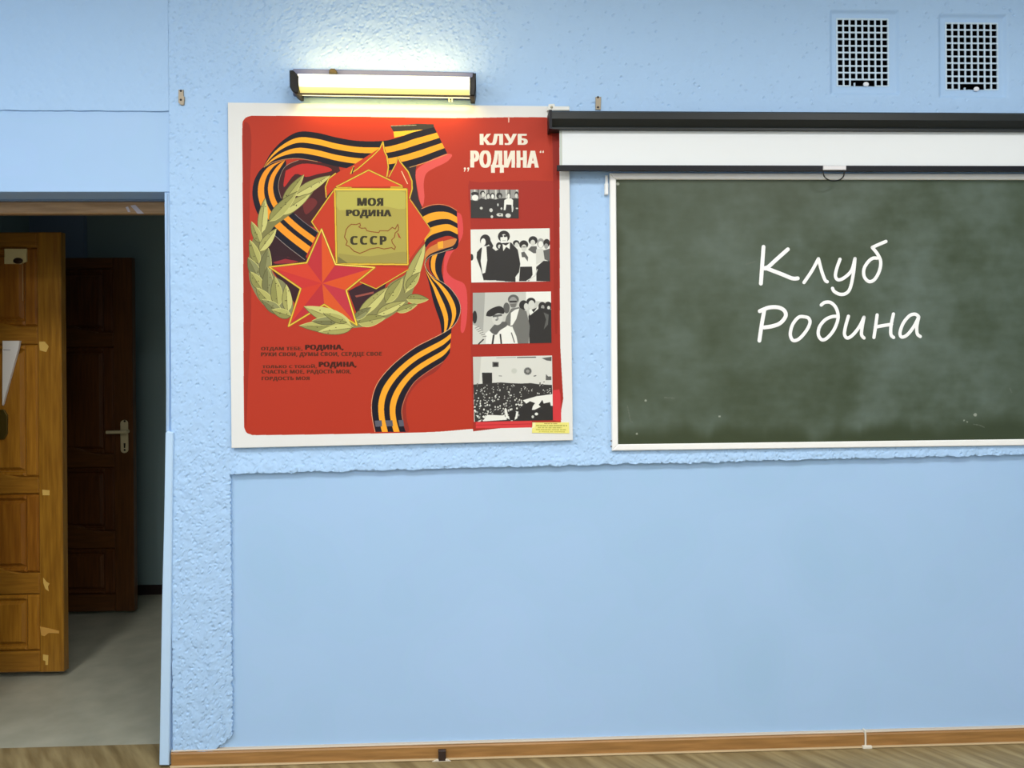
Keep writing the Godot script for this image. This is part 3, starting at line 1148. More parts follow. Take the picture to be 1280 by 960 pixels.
func build_poster() -> void:
	var z0 := ZP + 0.0095
	var z1 := 0.03
	var zq := z1
	var corners := pix([284.5, 128, 711, 132.8, 716.3, 550.5, 289.2, 560.3], zq)
	var base := (corners[2] + corners[3]) / 2
	var t := thing("poster", "large red club poster with striped ribbon, star and black-and-white photographs", "poster", Vector3(base.x, base.y, ZP))
	var s := st()
	prism(s, corners, z0, z1, 0.0015)
	put("board", s, mat(c8(229, 229, 225), 0.5), t)
	# --- the printed sheet
	var white := c8(227, 227, 223)
	var p := Paint.new(1728, 1728, white)
	p.quad_on = true
	p.tl = Vector2(284.5, 128)
	p.tr = Vector2(711, 132.8)
	p.br = Vector2(716.3, 550.5)
	p.bl = Vector2(289.2, 560.3)
	p.frame(0, 0, 1)
	var red := c8(180, 54, 33)
	p.polyv(smooth(v2([303, 300, 302, 200, 302, 160, 303.5, 150, 311, 145, 330, 144.4, 450, 145.5, 560, 147, 640, 146, 690, 146.5, 698, 150, 699.5, 160, 700, 300, 700.5, 420, 702, 500, 701, 523, 696, 530, 640, 535.5, 590, 537, 535, 541, 440, 543, 330, 544.5, 312, 543.5, 305.5, 538, 304, 520, 303.5, 420, 303, 300]), 6), red)
	# airbrushed tints of the red
	p.polyv(smooth(v2([304, 300, 303, 200, 303, 162, 306, 152, 313, 170, 311, 260, 313, 380, 309, 480, 307, 530, 305, 520, 304.5, 420, 304, 300]), 5), c8(158, 46, 30))
	p.polyv(smooth(v2([590, 540, 586, 400, 588, 300, 584, 232, 600, 228, 690, 226, 698, 240, 700, 420, 700, 524, 640, 534, 590, 540]), 3), c8(164, 46, 34))
	p.polyv(smooth(v2([690, 152, 698, 154, 699, 240, 698, 400, 693, 400, 692, 240, 690, 152]), 3), c8(150, 40, 28))
	# tape patches at the lower right
	p.frame(570, 420, 6.4)
	p.poly([775, 440, 828, 432, 838, 470, 845, 675, 828, 688, 776, 680], c8(212, 58, 62))
	p.poly([150, 692, 605, 684, 604, 738, 150, 744], c8(214, 62, 64))
	p.poly([150, 716, 602, 706, 602, 712, 150, 722], c8(186, 46, 50))
	# pink bloom beside the ribbon
	p.frame(440, 130, 6)
	p.polyv(smooth(v2([640, 392, 705, 372, 742, 385, 700, 435, 600, 485, 545, 525, 527, 600, 532, 700, 520, 770, 500, 740, 482, 650, 468, 560, 470, 500, 520, 455, 640, 392]), 4), c8(222, 88, 82))
	p.frame(430, 250, 5.647)
	p.polyv(smooth(v2([770, 90, 820, 110, 832, 240, 790, 330, 740, 400, 715, 500, 760, 560, 840, 600, 862, 700, 858, 850, 838, 940, 815, 930, 818, 780, 790, 690, 700, 600, 690, 560, 710, 360, 790, 330, 800, 250, 770, 90]), 4), c8(216, 74, 74))
	# dark hollow behind the ribbon and the emblem
	p.frame(280, 120, 4.364)
	p.polyv(smooth(v2([300, 400, 400, 352, 520, 366, 620, 392, 620, 560, 560, 600, 480, 720, 330, 600, 290, 500, 300, 400]), 4), c8(70, 32, 32))
	p.polyv(smooth(v2([330, 410, 420, 372, 540, 385, 580, 410, 500, 430, 440, 445, 380, 430, 320, 500, 330, 410]), 4), c8(190, 48, 42))
	p.polyv(smooth(v2([420, 590, 470, 560, 500, 590, 440, 650, 420, 590]), 4), c8(112, 44, 42))
	p.poly([250, 740, 300, 760, 440, 880, 460, 920, 240, 940, 225, 880], c8(52, 28, 32))
	p.poly([270, 905, 340, 880, 420, 900, 400, 915, 270, 918], c8(160, 44, 44))
	p.frame(300, 280, 6)
	p.poly([200, 290, 260, 240, 480, 270, 500, 300, 440, 490, 400, 600, 240, 360], c8(56, 28, 34))
	p.poly([240, 290, 330, 265, 430, 285, 380, 300, 250, 300], c8(150, 46, 52))
	p.poly([800, 510, 960, 430, 1090, 420, 1060, 560, 960, 640, 870, 700], c8(58, 32, 38))
	p.poly([850, 545, 990, 515, 990, 530, 860, 558], c8(150, 78, 66))
	# ribbon, the parts that lie behind first
	var dk := c8(24, 22, 34)
	var go := c8(246, 166, 42)
	p.frame(280, 120, 4.364)
	ribbon(p, [320, 350, 215, 385, 165, 450, 150, 530, 165, 610, 200, 680, 250, 740, 330, 812, 432, 892], [330, 352, 330, 385, 300, 440, 290, 500, 305, 560, 340, 610, 380, 648, 430, 692, 505, 748], dk, c8(242, 152, 38), [0.0, 0.21, 0.45, 0.6, 0.8, 1.0])
	p.line(smooth(v2([400, 352, 330, 385, 300, 440, 290, 500, 305, 560]), 5), 3.0, c8(150, 130, 110))
	p.line(smooth(v2([380, 648, 430, 692, 505, 748]), 5), 3.0, c8(130, 122, 120))
	p.line(smooth(v2([250, 742, 330, 816, 432, 896]), 5), 3.0, c8(150, 140, 130))
	p.frame(440, 130, 6)
	p.poly([360, 445, 475, 455, 466, 500, 466, 560, 476, 640, 490, 720, 522, 795, 530, 870, 430, 720, 400, 560], c8(52, 42, 44))
	p.poly([275, 163, 480, 146, 602, 150, 608, 190, 520, 192, 300, 206], c8(54, 52, 50))
	p.line(v2([280, 163, 470, 156]), 5.0, c8(150, 150, 130))
	p.poly([300, 206, 520, 190, 420, 225, 306, 252], c8(244, 186, 56))
	p.frame(0, 0, 1)
	ribbon(p, [328, 209, 337, 192, 353, 175, 372, 164.7, 395, 166, 418, 171.6, 445, 176, 477, 176, 498, 171, 513, 165.5, 527, 162, 541, 158.5], [329, 210, 341, 203, 355, 199.5, 372, 198.5, 395, 202.5, 421, 209, 451, 213, 480, 213.5, 503, 210, 527, 203.5, 541, 198, 557.5, 191.5], dk, go)
	p.line(smooth(v2([329, 209, 341, 203, 355, 199.5, 372, 198.5, 395, 202.5]), 4), 0.8, c8(170, 130, 90))
	p.line(smooth(v2([510, 209.5, 527, 204.3, 541, 199, 557.5, 192.5]), 4), 0.8, c8(206, 160, 90))
	# right hand ribbon
	p.frame(430, 250, 5.647)
	p.polyv(smooth(v2([560, 390, 590, 345, 680, 300, 785, 275, 795, 300, 760, 345, 690, 372, 600, 402, 562, 460, 560, 390]), 4), c8(206, 130, 60))
	p.poly([650, 305, 690, 293, 690, 345, 655, 350], c8(246, 170, 50))
	ribbon(p, [600, 402, 590, 450, 600, 510, 640, 565], [712, 368, 690, 430, 680, 510, 700, 598], dk, c8(240, 160, 44), [0.0, 0.12, 0.45, 0.46, 0.461, 1.0])
	p.polyv(smooth(v2([560, 460, 568, 420, 605, 385, 690, 352, 765, 325, 795, 270, 800, 310, 780, 350, 700, 372, 610, 402, 575, 435, 560, 470]), 4), dk)
	ribbon(p, [535, 70, 600, 45, 670, 38, 735, 52, 788, 82], [564, 348, 600, 305, 660, 276, 730, 258, 797, 285], dk, go, [0.0, 0.2, 0.43, 0.6, 0.82, 1.0])
	p.line(smooth(v2([535, 66, 600, 41, 670, 34, 735, 48, 788, 78]), 4), 4.0, c8(206, 140, 90))
	ribbon(p, [562, 455, 580, 500, 630, 555, 690, 590, 750, 640, 800, 720, 812, 790, 790, 860, 750, 912], [560, 470, 570, 530, 585, 580, 600, 640, 618, 720, 640, 790, 665, 860, 676, 920, 680, 960], dk, go, [0.0, 0.2, 0.4, 0.6, 0.8, 1.0])
	p.line(smooth(v2([760, 345, 690, 372, 600, 402, 560, 455, 580, 512, 630, 560, 690, 592, 750, 642, 802, 720, 814, 790, 790, 862, 740, 920, 670, 958]), 4), 3.5, c8(190, 170, 140))
	p.frame(430, 400, 5.647)
	# soft shade printed right of the lower ribbon
	p.polyv(smooth(v2([700, 300, 640, 370, 540, 430, 470, 500, 430, 590, 432, 700, 450, 785, 405, 785, 390, 650, 430, 520, 530, 400, 700, 300]), 4), c8(150, 48, 36))
	ribbon(p, [750, 66, 690, 105, 600, 150, 500, 200, 400, 270, 300, 360, 225, 460, 190, 570, 190, 680, 212, 794], [738, 240, 692, 298, 606, 352, 530, 404, 478, 452, 432, 520, 404, 590, 393, 650, 402, 720, 425, 794], dk, go)
	p.line(smooth(v2([750, 62, 690, 101, 600, 146, 500, 196, 400, 266, 300, 356, 221, 458, 186, 570, 186, 680, 208, 794]), 4), 3.5, c8(214, 176, 130))
	p.line(smooth(v2([692, 302, 606, 356, 530, 408, 478, 456, 436, 524, 408, 592, 397, 650, 405, 715]), 4), 3.0, c8(190, 140, 100))
	p.poly([205, 716, 255, 712, 258, 756, 212, 758], c8(92, 92, 104))
	p.poly([280, 714, 330, 712, 336, 754, 290, 756], c8(92, 92, 104))
	p.poly([372, 712, 408, 710, 414, 754, 380, 756], c8(92, 92, 104))
	# wreath
	p.frame(300, 280, 6)
	p.polyv(smooth(v2([60, 300, 100, 200, 130, 160, 200, 190, 215, 290, 250, 390, 330, 450, 388, 590, 370, 690, 300, 690, 230, 660, 160, 600, 105, 520, 65, 420, 60, 300]), 4), c8(132, 130, 88))
	p.polyv(smooth(v2([60, 300, 70, 180, 120, 60, 250, -60, 420, -200, 560, -280, 470, -150, 330, -40, 240, 30, 200, 120, 190, 200, 60, 300]), 4), c8(126, 122, 72))
	p.frame(430, 250, 5.647)
	p.polyv(smooth(v2([0, 915, 60, 830, 150, 760, 250, 690, 310, 600, 400, 550, 430, 520, 560, 330, 540, 480, 480, 640, 440, 740, 360, 800, 280, 850, 200, 890, 100, 905, 0, 915]), 4), c8(134, 130, 80))
	p.frame(0, 0, 1)
	for q in [[366, 245, 411, 220, 10, 1], [352, 254, 378, 219, 9, 0], [348, 268, 386, 243, 10, 1], [335, 277, 370, 240, 11, 0], [325, 292, 330, 248, 9, 1], [324, 304, 313, 277, 8, 0], [323, 314, 344, 286, 9, 1], [322, 330, 311, 300, 9, 0],
			[322, 348, 309, 322, 10, 2], [328, 350, 334, 310, 11, 2], [326, 362, 312, 340, 10, 0], [334, 372, 333, 334, 11, 2], [338, 382, 319, 360, 10, 0], [346, 384, 342, 346, 11, 0], [350, 392, 326, 375, 10, 2], [358, 390, 356, 356, 9, 1], [362, 396, 338, 388, 9, 0]]:
		leaf_print(p, q[0], q[1], q[2], q[3], q[4], q[5])
	for q in [[446, 396, 484, 360, 11, 1], [480, 380, 501, 349, 12, 0], [504, 368, 529, 306, 12, 1], [506, 363, 523, 342, 9, 0], [506, 375, 534, 376, 9, 0], [469, 394, 505, 378, 9, 1], [494, 391, 520, 382, 7, 0], [446, 405, 480, 398, 11, 0], [440, 400, 462, 386, 8, 2]]:
		leaf_print(p, q[0], q[1], q[2], q[3], q[4], q[5])
	# the large star behind the plaque
	var sr := c8(194, 60, 34)
	p.frame(280, 120, 4.364)
	p.poly([600, 500, 470, 690, 540, 790, 620, 880], sr)
	gold_line(p, [600, 505, 470, 690, 545, 800], 5.0, false)
	p.poly([545, 560, 540, 500, 560, 455, 620, 415, 690, 382, 770, 330, 840, 285, 858, 250, 880, 320, 892, 380, 890, 440, 760, 480, 600, 500], sr)
	gold_line(p, [550, 560, 545, 500, 562, 455, 600, 425], 5.0, false)
	gold_line(p, [700, 385, 682, 425, 720, 400, 800, 330, 840, 290, 858, 250], 5.0, false)
	gold_line(p, [858, 250, 866, 300, 880, 330, 888, 390, 880, 440], 6.0, false)
	p.line(v2([700, 390, 690, 425]), 6.0, c8(40, 34, 30))
	p.frame(440, 130, 6)
	p.poly([265, 550, 320, 440, 335, 395, 350, 440, 400, 500, 440, 580, 440, 650, 415, 720, 400, 640], sr)
	gold_line(p, [265, 550, 320, 445, 330, 400], 6.0, false)
	gold_line(p, [335, 400, 350, 435, 410, 510, 438, 580, 440, 640, 420, 710], 8.0, false)
	p.line(v2([360, 505, 385, 560, 405, 600]), 7.0, c8(240, 200, 150))
	p.frame(430, 250, 5.647)
	p.poly([440, 0, 470, 10, 605, 215, 450, 430], c8(206, 66, 38))
	gold_line(p, [455, 0, 605, 215], 5.0, false)
	gold_line(p, [605, 215, 560, 300], 4.0, false)
	p.poly([100, 585, 200, 480, 445, 490, 440, 505, 215, 635], sr)
	gold_line(p, [100, 585, 215, 635, 445, 500], 5.0, false)
	p.frame(280, 120, 4.364)
	p.poly([600, 500, 780, 405, 965, 495], c8(214, 72, 44))
	gold_line(p, [602, 500, 780, 406, 962, 492], 6.0, false)
	gold_line(p, [605, 503, 685, 503], 5.0, false)
	gold_line(p, [900, 500, 965, 500], 5.0, false)
	# plaque with its map and lettering
	p.frame(0, 0, 1)
	p.poly([416.3, 236.9, 506.7, 236.7, 508, 332.5, 418.6, 331.5], c8(172, 160, 78))
	p.polyv(smooth(v2([420, 241, 470, 240, 504, 241, 504, 262, 470, 258, 422, 264, 420, 241]), 3), c8(184, 176, 86))
	p.polyv(smooth(v2([422, 318, 460, 322, 504, 316, 505, 330, 460, 330, 421, 330, 422, 318]), 3), c8(158, 146, 74))
	p.poly([421, 322, 434, 331, 420, 330], c8(120, 112, 62))
	gold_line(p, [416.5, 237, 506.5, 236.8, 507.8, 332.3, 418.7, 331.3], 1.7)
	p.line(v2([417, 238, 506, 238]), 0.8, c8(246, 214, 70))
	p.frame(430, 250, 5.647)
	p.line(v2([20, 195, 40, 180, 75, 182, 100, 172, 105, 190, 92, 198, 110, 208, 140, 206, 150, 225, 180, 232, 235, 238, 240, 225, 300, 225, 330, 200, 350, 212, 368, 178, 374, 200, 372, 222, 350, 240, 345, 270, 325, 290, 330, 312, 352, 340, 345, 358, 325, 345, 270, 355, 230, 345, 170, 355, 140, 370, 100, 385, 60, 370, 25, 335, 2, 325, 12, 300, -8, 270, 5, 215, 20, 195]), 6.5, c8(136, 78, 38))
	p.poly([362, 235, 375, 245, 392, 280, 375, 272], c8(160, 76, 44))
	var tm := TextMesh.new()
	var sf := SystemFont.new()
	sf.font_names = PackedStringArray(["Droid Sans"])
	sf.font_weight = 700
	tm.font = sf
	tm.font_size = 64
	tm.depth = 0.0
	tm.pixel_size = 0.01
	var reg := TextMesh.new()
	reg.font = sf
	reg.font_size = 64
	reg.depth = 0.0
	var ink := c8(58, 52, 34)
	p.frame(280, 120, 4.364)
	p.text(tm, "МОЯ", [720, 560, 858, 604], ink, 3.0)
	p.text(tm, "РОДИНА", [660, 625, 902, 672], ink, 3.0)
	for k in 4:
		p.text(tm, "СССР"[k], [[682, 770, 718, 818], [735, 770, 771, 818], [789, 770, 825, 818], [843, 770, 876, 818]][k], ink, 2.5)
	# the red star in front
	p.frame(300, 280, 6)
	var pts := [[600, 45], [705, 310], [998, 335], [785, 505], [865, 765], [620, 610], [355, 770], [445, 490], [212, 325], [490, 295]]
	var cc := [605, 450]
	var outline := []
	for q in pts: outline.append_array(q)
	p.poly(outline, sr)
	var tints := [c8(216, 84, 36), c8(188, 48, 58), c8(216, 82, 36), c8(190, 54, 64), c8(214, 86, 38), c8(184, 48, 52), c8(206, 60, 40), c8(200, 54, 50), c8(210, 66, 44), c8(188, 50, 54)]
	for k in 10:
		var a: Array = pts[k]
		var b: Array = pts[(k + 1) % 10]
		p.poly([cc[0], cc[1], a[0], a[1], b[0], b[1]], tints[k])
	gold_line(p, outline, 10.0)
	p.line(v2([600, 48, 705, 310, 995, 334]), 5.0, c8(250, 226, 110))
	p.line(v2([785, 510, 862, 762]), 6.0, c8(250, 220, 70))
	# leaves over the star's foot
	p.frame(0, 0, 1)
	for q in [[437, 408, 378, 384, 15, 1], [440, 410, 372, 408, 13, 0], [420, 402, 388, 402, 8, 2], [438, 411, 396, 416, 9, 1], [432, 404, 402, 392, 8, 0]]:
		leaf_print(p, q[0], q[1], q[2], q[3], q[4], q[5])
	# headline
	p.frame(570, 140, 6.4)
	var cream := c8(236, 228, 210)
	p.text(tm, "КЛУБ", [186, 172, 568, 262], cream, 4.0)
	p.text(tm, "РОДИНА", [112, 306, 656, 486], cream, 6.0)
	for x in [62, 90]:
		p.ell(x, 452, 9, 9, cream)
		p.line(v2([x + 5, 455, x - 4, 474]), 7.0, cream)
	for x in [676, 697]:
		p.ell(x, 318, 7, 7, cream)
		p.line(v2([x - 3, 316, x + 3, 307]), 5.0, cream)
	p.poly([411, 36, 424, 36, 422, 80, 413, 80], c8(226, 180, 160))
	# verse
	p.frame(300, 410, 7.11)
	var vi := c8(92, 40, 22)
	p.text(tm, "ОТДАМ ТЕБЕ,", [180, 172, 545, 212], vi, 2.0)
	p.text(tm, "РОДИНА,", [570, 154, 905, 212], c8(66, 28, 16), 4.0)
	p.text(tm, "РУКИ СВОИ, ДУМЫ СВОИ, СЕРДЦЕ СВОЕ", [180, 220, 1245, 266], vi, 2.0)
	p.text(tm, "ТОЛЬКО С ТОБОЙ,", [190, 326, 670, 366], vi, 2.0)
	p.text(tm, "РОДИНА,", [690, 306, 1020, 366], c8(66, 28, 16), 4.0)
	p.text(tm, "СЧАСТЬЕ МОЕ, РАДОСТЬ МОЯ,", [185, 376, 972, 420], vi, 2.0)
	p.text(tm, "ГОРДОСТЬ МОЯ", [185, 436, 605, 478], vi, 2.0)
	s = st()
	sheet(s, corners_in(corners, 0.002), z1 - 0.001, z1 + 0.0006)
	put("print", s, picture(p, 0.5, 0.3), t)
	build_photos(t, z1 + 0.0006)

func corners_in(q: PackedVector2Array, d: float) -> PackedVector2Array:
	var c := (q[0] + q[1] + q[2] + q[3]) / 4.0
	var out := PackedVector2Array()
	for p in q:
		out.append(p + Vector2(d if p.x < c.x else -d, d if p.y < c.y else -d))
	return out

func build_photos(t: Node3D, z: float) -> void:
	var k0 := c8(44, 42, 40)
	var k1 := c8(92, 92, 88)
	var k2 := c8(150, 150, 144)
	var k3 := c8(206, 206, 196)
	var k4 := c8(232, 232, 222)
	# 1: a row of people in dark clothes
	var p := Paint.new(385, 230, c8(150, 148, 142))
	p.frame(115, 620, 1)
	for k in 14:
		p.poly([115 + k * 28, 620, 128 + k * 28, 620, 130 + k * 28, 720, 118 + k * 28, 720], [k2, k3, k1][k % 3])
	p.poly([115, 705, 170, 712, 200, 690, 240, 700, 262, 690, 310, 700, 370, 690, 400, 690, 450, 690, 500, 690, 500, 850, 115, 850], k0)
	for q in [[150, 655, 30, 16, k0], [152, 686, 27, 24, k4], [212, 650, 20, 20, k0], [216, 660, 13, 20, k3], [257, 668, 18, 20, k0], [258, 676, 12, 20, k3], [292, 668, 18, 22, k0], [292, 674, 12, 18, k4], [345, 668, 24, 24, k0], [350, 676, 10, 14, k2], [386, 660, 14, 18, k2], [420, 662, 14, 18, k1], [420, 672, 10, 20, k4], [484, 660, 16, 26, k0], [482, 668, 12, 18, k3]]:
		p.ell(q[0], q[1], q[2], q[3], q[4])
	p.poly([385, 704, 410, 690, 440, 690, 456, 704, 452, 800, 444, 800, 440, 742, 402, 740, 394, 785, 380, 785], k4)
	for q in [[200, 770, 12, 11], [278, 786, 14, 16], [334, 742, 6, 12], [362, 772, 8, 10], [345, 822, 24, 14], [284, 838, 10, 12], [415, 828, 22, 18], [452, 770, 6, 22], [486, 770, 10, 6], [366, 824, 8, 14]]:
		p.ell(q[0], q[1], q[2], q[3], k3)
	p.poly([405, 742, 442, 742, 446, 805, 395, 805], k0)
	p.ell(350, 820, 8, 6, k1)
	photo(t, p, pix([588, 236.9, 648.2, 237.2, 648.4, 273, 588.6, 272.6], z), z, "small black-and-white print of a row of people under the headline")
	# 2: a woman and a man in dark coats, children on the right
	p = Paint.new(636, 424, c8(228, 228, 218))
	p.frame(115, 73, 1)
	p.poly([115, 300, 190, 370, 215, 496, 115, 496], k4)
	p.ell(232, 160, 42, 46, k0)
	p.poly([250, 130, 275, 165, 296, 205, 288, 225, 262, 200], k0)
	p.ell(216, 174, 20, 30, k4)
	p.poly([164, 255, 195, 220, 265, 205, 320, 250, 345, 290, 345, 480, 215, 482, 195, 400, 160, 300], k0)
	p.poly([205, 215, 240, 208, 246, 320, 228, 420, 205, 428, 192, 325], k4)
	p.ell(344, 206, 26, 28, k0)
	p.ell(346, 212, 13, 16, k3)
	p.ell(382, 132, 48, 46, k0)
	p.ell(382, 152, 29, 38, k4)
	p.poly([355, 122, 374, 122, 374, 136, 358, 138], k0)
	p.poly([380, 122, 406, 120, 404, 136, 384, 137], k0)
	p.line(v2([370, 166, 394, 166]), 4.0, k2)
	p.poly([300, 255, 345, 230, 360, 185, 440, 182, 492, 240, 512, 350, 500, 420, 475, 450, 470, 496, 330, 490, 290, 470], k0)
	p.poly([370, 192, 398, 205, 430, 182, 428, 235, 400, 215, 376, 250], k4)
	p.poly([470, 455, 505, 455, 505, 495, 472, 495], k4)
	p.ell(480, 186, 26, 22, k0)
	p.ell(484, 200, 16, 20, k3)
	p.ell(541, 200, 36, 34, k0)
	p.ell(543, 226, 22, 28, k3)
	p.poly([530, 215, 556, 215, 556, 222, 530, 222], k1)
	p.poly([505, 310, 512, 262, 560, 252, 625, 270, 642, 330, 636, 470, 612, 470, 604, 380, 515, 378], k4)
	p.poly([520, 262, 545, 255, 575, 300, 572, 335, 548, 300, 525, 300], k1)
	p.poly([510, 376, 606, 376, 610, 440, 580, 492, 500, 492], k0)
	p.ell(616, 168, 36, 34, k0)
	p.ell(614, 186, 20, 24, k3)
	p.poly([575, 240, 600, 215, 645, 215, 650, 270, 620, 270], k1)
	p.ell(678, 190, 30, 38, k2)
	p.ell(678, 200, 20, 26, k4)
	p.poly([640, 240, 680, 230, 715, 250, 712, 330, 640, 360], k3)
	p.ell(726, 190, 26, 32, k0)
	p.ell(722, 215, 16, 22, k2)
	p.poly([698, 250, 751, 235, 751, 340, 708, 320], k1)
	p.poly([640, 380, 700, 332, 751, 335, 751, 497, 640, 492], k0)
	p.line(v2([560, 492, 630, 450, 648, 400]), 8.0, k3)
	p.ell(120, 295, 14, 26, k0)
	p.line(v2([218, 482, 380, 492]), 8.0, k3)
	photo(t, p, pix([588.2, 287, 687, 285.4, 687.6, 351.8, 589.2, 353.2], z), z, "black-and-white print of a pair in dark coats beside children")
	# 3: a person in a beret, a tall person behind
	p = Paint.new(630, 418, c8(196, 196, 186))
	p.frame(132, 572, 1)
	p.poly([132, 572, 230, 572, 210, 990, 132, 990], c8(166, 166, 158))
	p.poly([560, 572, 762, 572, 762, 660, 560, 640], k4)
	for q in [[540, 680, 36, 40, k0], [560, 690, 18, 28, k3], [402, 700, 26, 44, k1], [690, 690, 30, 34, k0], [694, 700, 14, 20, k2], [738, 690, 30, 36, k0], [742, 704, 12, 16, k3]]:
		p.ell(q[0], q[1], q[2], q[3], q[4])
	p.poly([600, 720, 650, 700, 762, 720, 762, 990, 585, 990, 578, 770], k0)
	p.ell(600, 650, 36, 30, k0)
	p.ell(604, 676, 26, 36, k3)
	p.poly([585, 720, 600, 712, 620, 740, 655, 690, 660, 710, 590, 765], k4)
	p.poly([700, 740, 742, 760, 735, 840, 700, 880, 720, 800], k1)
	p.poly([378, 860, 400, 770, 440, 705, 500, 695, 562, 730, 588, 850, 578, 990, 480, 990, 450, 850], c8(112, 112, 106))
	p.poly([436, 740, 470, 715, 505, 705, 480, 790, 450, 840, 432, 845], k4)
	p.ell(458, 632, 44, 40, k1)
	p.ell(456, 656, 34, 46, k2)
	p.poly([425, 642, 486, 642, 484, 656, 428, 656], k0)
	p.poly([430, 668, 482, 664, 474, 694, 440, 694], c8(110, 108, 102))
	p.poly([180, 988, 215, 920, 262, 878, 320, 840, 390, 832, 450, 858, 480, 930, 492, 990], k4)
	p.polyv(smooth(v2([265, 880, 310, 830, 360, 812, 402, 815, 404, 845, 350, 880, 320, 915, 290, 905, 265, 880]), 4), k1)
	p.line(v2([300, 915, 290, 988]), 14.0, k0)
	p.line(v2([352, 910, 360, 988]), 12.0, k0)
	p.line(v2([440, 900, 465, 980]), 8.0, k1)
	p.ell(328, 780, 44, 58, k3)
	p.poly([288, 756, 362, 748, 366, 764, 292, 774], k1)
	p.poly([322, 770, 336, 768, 340, 792, 322, 794], k2)
	p.ell(322, 796, 10, 5, k1)
	p.polyv(smooth(v2([238, 762, 248, 728, 290, 698, 345, 684, 378, 704, 380, 745, 330, 742, 280, 766, 238, 762]), 4), k0)
	p.ell(148, 770, 18, 52, k0)
	p.poly([132, 830, 180, 850, 240, 920, 235, 990, 132, 990], k3)
	for k in 6:
		p.line(v2([150 + k * 12, 860 + k * 14, 180 + k * 12, 846 + k * 16]), 4.0, k1)
	p.line(v2([220, 950, 180, 988]), 10.0, k0)
	photo(t, p, pix([591, 366, 688.6, 364.4, 689.4, 428.6, 590.8, 430.4], z), z, "black-and-white print of a person in a beret before taller people")
	# 4: a hall full of seated people
	p = Paint.new(640, 526, c8(214, 214, 204))
	p.frame(134, 160, 1)
	p.poly([134, 160, 200, 160, 180, 400, 134, 400], c8(196, 196, 186))
	p.poly([205, 290, 286, 292, 285, 420, 210, 420], k0)
	p.poly([290, 204, 341, 206, 340, 246, 290, 246], k1)
	p.poly([300, 212, 332, 214, 332, 238, 300, 238], k0)
	p.ell(465, 280, 26, 24, k3)
	p.ell(465, 280, 20, 19, c8(196, 198, 186))
	p.ell(575, 284, 32, 32, k2)
	for k in 9:
		p.ell(575 + 22 * cos(k * 0.7), 284 + 20 * sin(k * 0.7), 8, 8, k1)
	p.line(v2([340, 318, 362, 320]), 8.0, k2)
	p.line(v2([622, 326, 640, 322]), 8.0, k1)
	p.line(v2([322, 172, 480, 170]), 5.0, k2)
	p.line(v2([490, 171, 640, 172]), 9.0, k1)
	p.poly([690, 180, 770, 170, 768, 205, 730, 200], k1)
	p.poly([722, 310, 740, 330, 765, 330, 765, 360, 720, 360], k1)
	p.polyv(v2([134, 385, 200, 380, 280, 375, 360, 372, 440, 380, 520, 384, 600, 382, 660, 392, 770, 400, 774, 688, 140, 688]), c8(52, 50, 48))
	for k in 260:
		var u := rng.randf()
		var v := pow(rng.randf(), 0.8)
		var r := lerpf(6, 14, v)
		var x := lerpf(140, 765, u)
		var y := lerpf(380, 660, v)
		if x > 540 and y > 470 : continue
		p.ell(x, y - r, r * 0.8, r * 0.7, k0)
		p.ell(x + 1, y, r * 0.55, r * 0.75, [k3, k2, k4][rng.randi() % 3])
		if rng.randf() < 0.55:
			var h := r * rng.randf_range(0.8, 1.8)
			p.line(v2([x - h * 0.6, y + r * 2.0, x + rng.randf_range(-4, 4), y + r + h]), r * 0.5, [k4, k3][rng.randi() % 2])
			p.line(v2([x + h * 0.6, y + r * 1.4, x + rng.randf_range(-4, 4), y + r + h]), r * 0.45, [k4, k0][rng.randi() % 2])
	p.poly([530, 520, 640, 490, 772, 474, 772, 570, 690, 570, 600, 612, 620, 540, 560, 550], k4)
	p.poly([660, 560, 690, 520, 700, 550, 752, 540, 760, 585, 690, 590], k0)
	p.poly([540, 560, 590, 530, 630, 545, 590, 600, 650, 600, 774, 575, 774, 688, 500, 688, 505, 590], k0)
	p.ell(640, 634, 14, 12, k4)
	p.ell(610, 656, 10, 12, k3)
	p.poly([240, 632, 380, 640, 400, 676, 205, 684], k4)
	p.line(v2([390, 590, 400, 650, 430, 668]), 20.0, k4)
	p.line(v2([486, 610, 476, 660, 456, 672]), 18.0, k4)
	p.poly([410, 610, 470, 610, 462, 680, 424, 680], k0)
	photo(t, p, pix([591.2, 446, 690, 444.4, 691.2, 525, 592.6, 527.2], z), z, "black-and-white print of a hall full of seated people")
	# the yellow slip at the lower corner
	p = Paint.new(590, 200, c8(234, 226, 128))
	p.frame(610, 690, 1)
	p.poly([610, 690, 660, 690, 650, 790, 610, 790], c8(240, 236, 170))
	p.k = 1.0
	p.o = Vector2.ZERO
	for q in [[190, 14, 400, 30, c8(150, 104, 52)], [60, 46, 560, 70, c8(150, 150, 60)], [90, 84, 470, 108, c8(166, 160, 70)], [60, 122, 540, 146, c8(176, 170, 70)], [110, 160, 520, 182, c8(190, 178, 70)]]:
		var x: float = q[0]
		while x < q[2]:
			var wl := rng.randf_range(20, 70)
			var e := minf(x + wl, q[2])
			while x < e:
				p.poly([x, q[1], x + 9, q[1], x + 9, q[3], x, q[3]], q[4])
				x += 13
			x = e + 14
	var s := st()
	sheet(s, pix([665.5, 528, 711, 528, 711.6, 541.6, 665, 541], z), z - 0.0004, z + 0.0022)
	var o := put("yellow_slip", s, picture(p, 0.6), t)
	o.set_meta("label", "small yellow slip with fine print at the lower right corner")

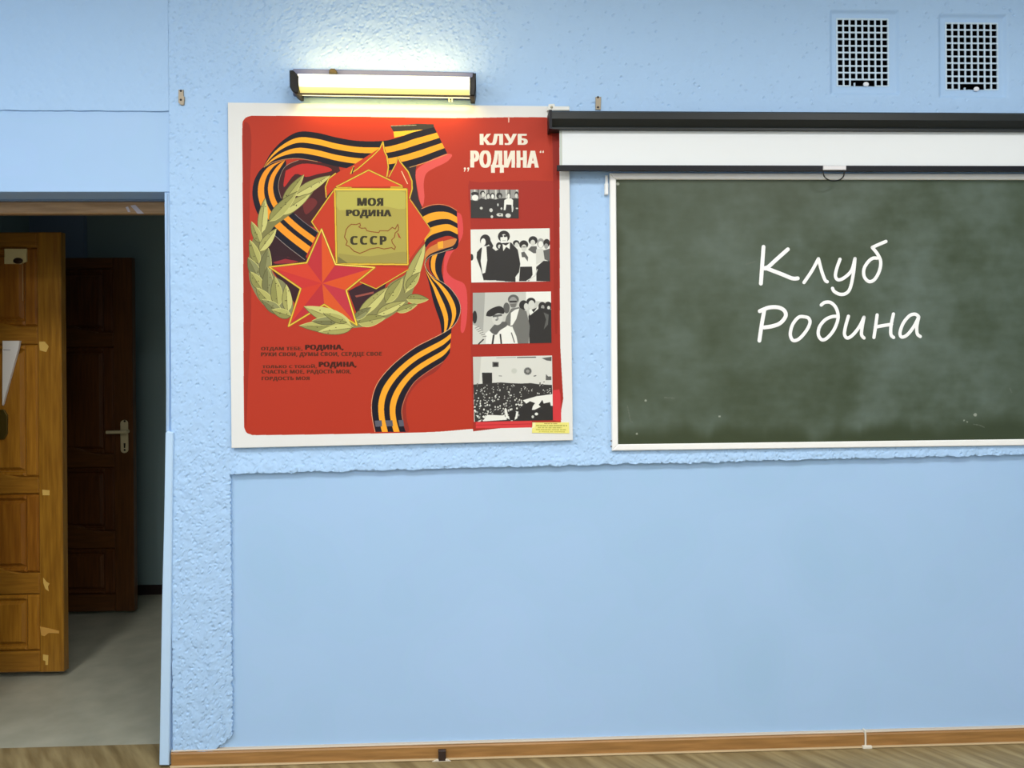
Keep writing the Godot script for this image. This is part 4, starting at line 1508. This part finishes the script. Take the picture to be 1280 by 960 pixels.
func photo(t: Node3D, p: Paint, q: PackedVector2Array, z: float, label: String) -> void:
	p.im.resize(p.im.get_width() / 3, p.im.get_height() / 3, Image.INTERPOLATE_LANCZOS)
	var s := st()
	sheet(s, q, z - 0.0004, z + 0.0012)
	var o := put("photograph", s, picture(p, 0.4), t)
	o.set_meta("label", label)

# -------------------------------------------------- small things on the wall and floor
func build_small() -> void:
	var tin := mat(c8(164, 152, 132), 0.5, 0.3)
	for q in [["small metal hanging plate on the wall left of the poster", [223, 112, 229, 112, 229, 120, 230.5, 121, 229.5, 131, 225.5, 131, 222.8, 128], [226, 113.5], [226, 124.8]], ["small metal hanging plate on the wall just above the screen casing", [744.5, 121, 751.5, 121, 751, 137, 744.5, 137], [747.5, 121.5], [747.5, 134]]]:
		var z := ZP + 0.006
		var b := pix(q[1], z)
		var t := thing("hanging_plate", q[0], "wall plate", Vector3(b[0].x, b[0].y, 0), "metal hanging plates on the wall")
		var s := st()
		prism(s, b, ZP - 0.006, z, 0.001)
		put("plate", s, tin, t)
		for h in [q[2], q[3]]:
			s = st()
			ball(s, at(h[0], h[1], z), Vector3(0.0042, 0.0042, 0.0022), 10, 6)
			put("screw", s, mat(c8(60, 52, 50), 0.5, 0.4), t)
	# the pale strip that guards the lower corner of the doorway
	var s := st()
	prism(s, pix([206.5, 541, 209, 539, 216, 541, 214.8, 640, 213.5, 760, 210.8, 957, 198.8, 957, 202, 760, 205, 640], 0.024), -0.012, 0.024, 0.003)
	var g := put("corner_strip", s, mat(c8(188, 216, 242), 0.45))
	tag(g, "pale blue corner strip standing on the floor along the right of the doorway", "corner strip")
	# dark clip on the skirting
	var zc := 0.036
	var a := at(547.8, 952, zc)
	var b := at(557.2, 938.5, zc)
	var t := thing("skirting_clip", "small dark clip on the skirting board below the poster", "clip", Vector3((a.x + b.x) / 2, 0, zc))
	s = st()
	prism(s, rect2(a.x, maxf(a.y, 0.001), b.x, b.y), 0.0225, zc, 0.002)
	put("body", s, mat(c8(56, 42, 36), 0.5), t)
	s = st()
	prism(s, PackedVector2Array([Vector2(a.x - 0.022, 0.0), Vector2(b.x + 0.018, 0.0), Vector2(b.x + 0.004, 0.009), Vector2(a.x - 0.006, 0.008)]), 0.0305, zc - 0.0005, 0.001)
	put("filler", s, mat(c8(214, 204, 184), 0.8), t)
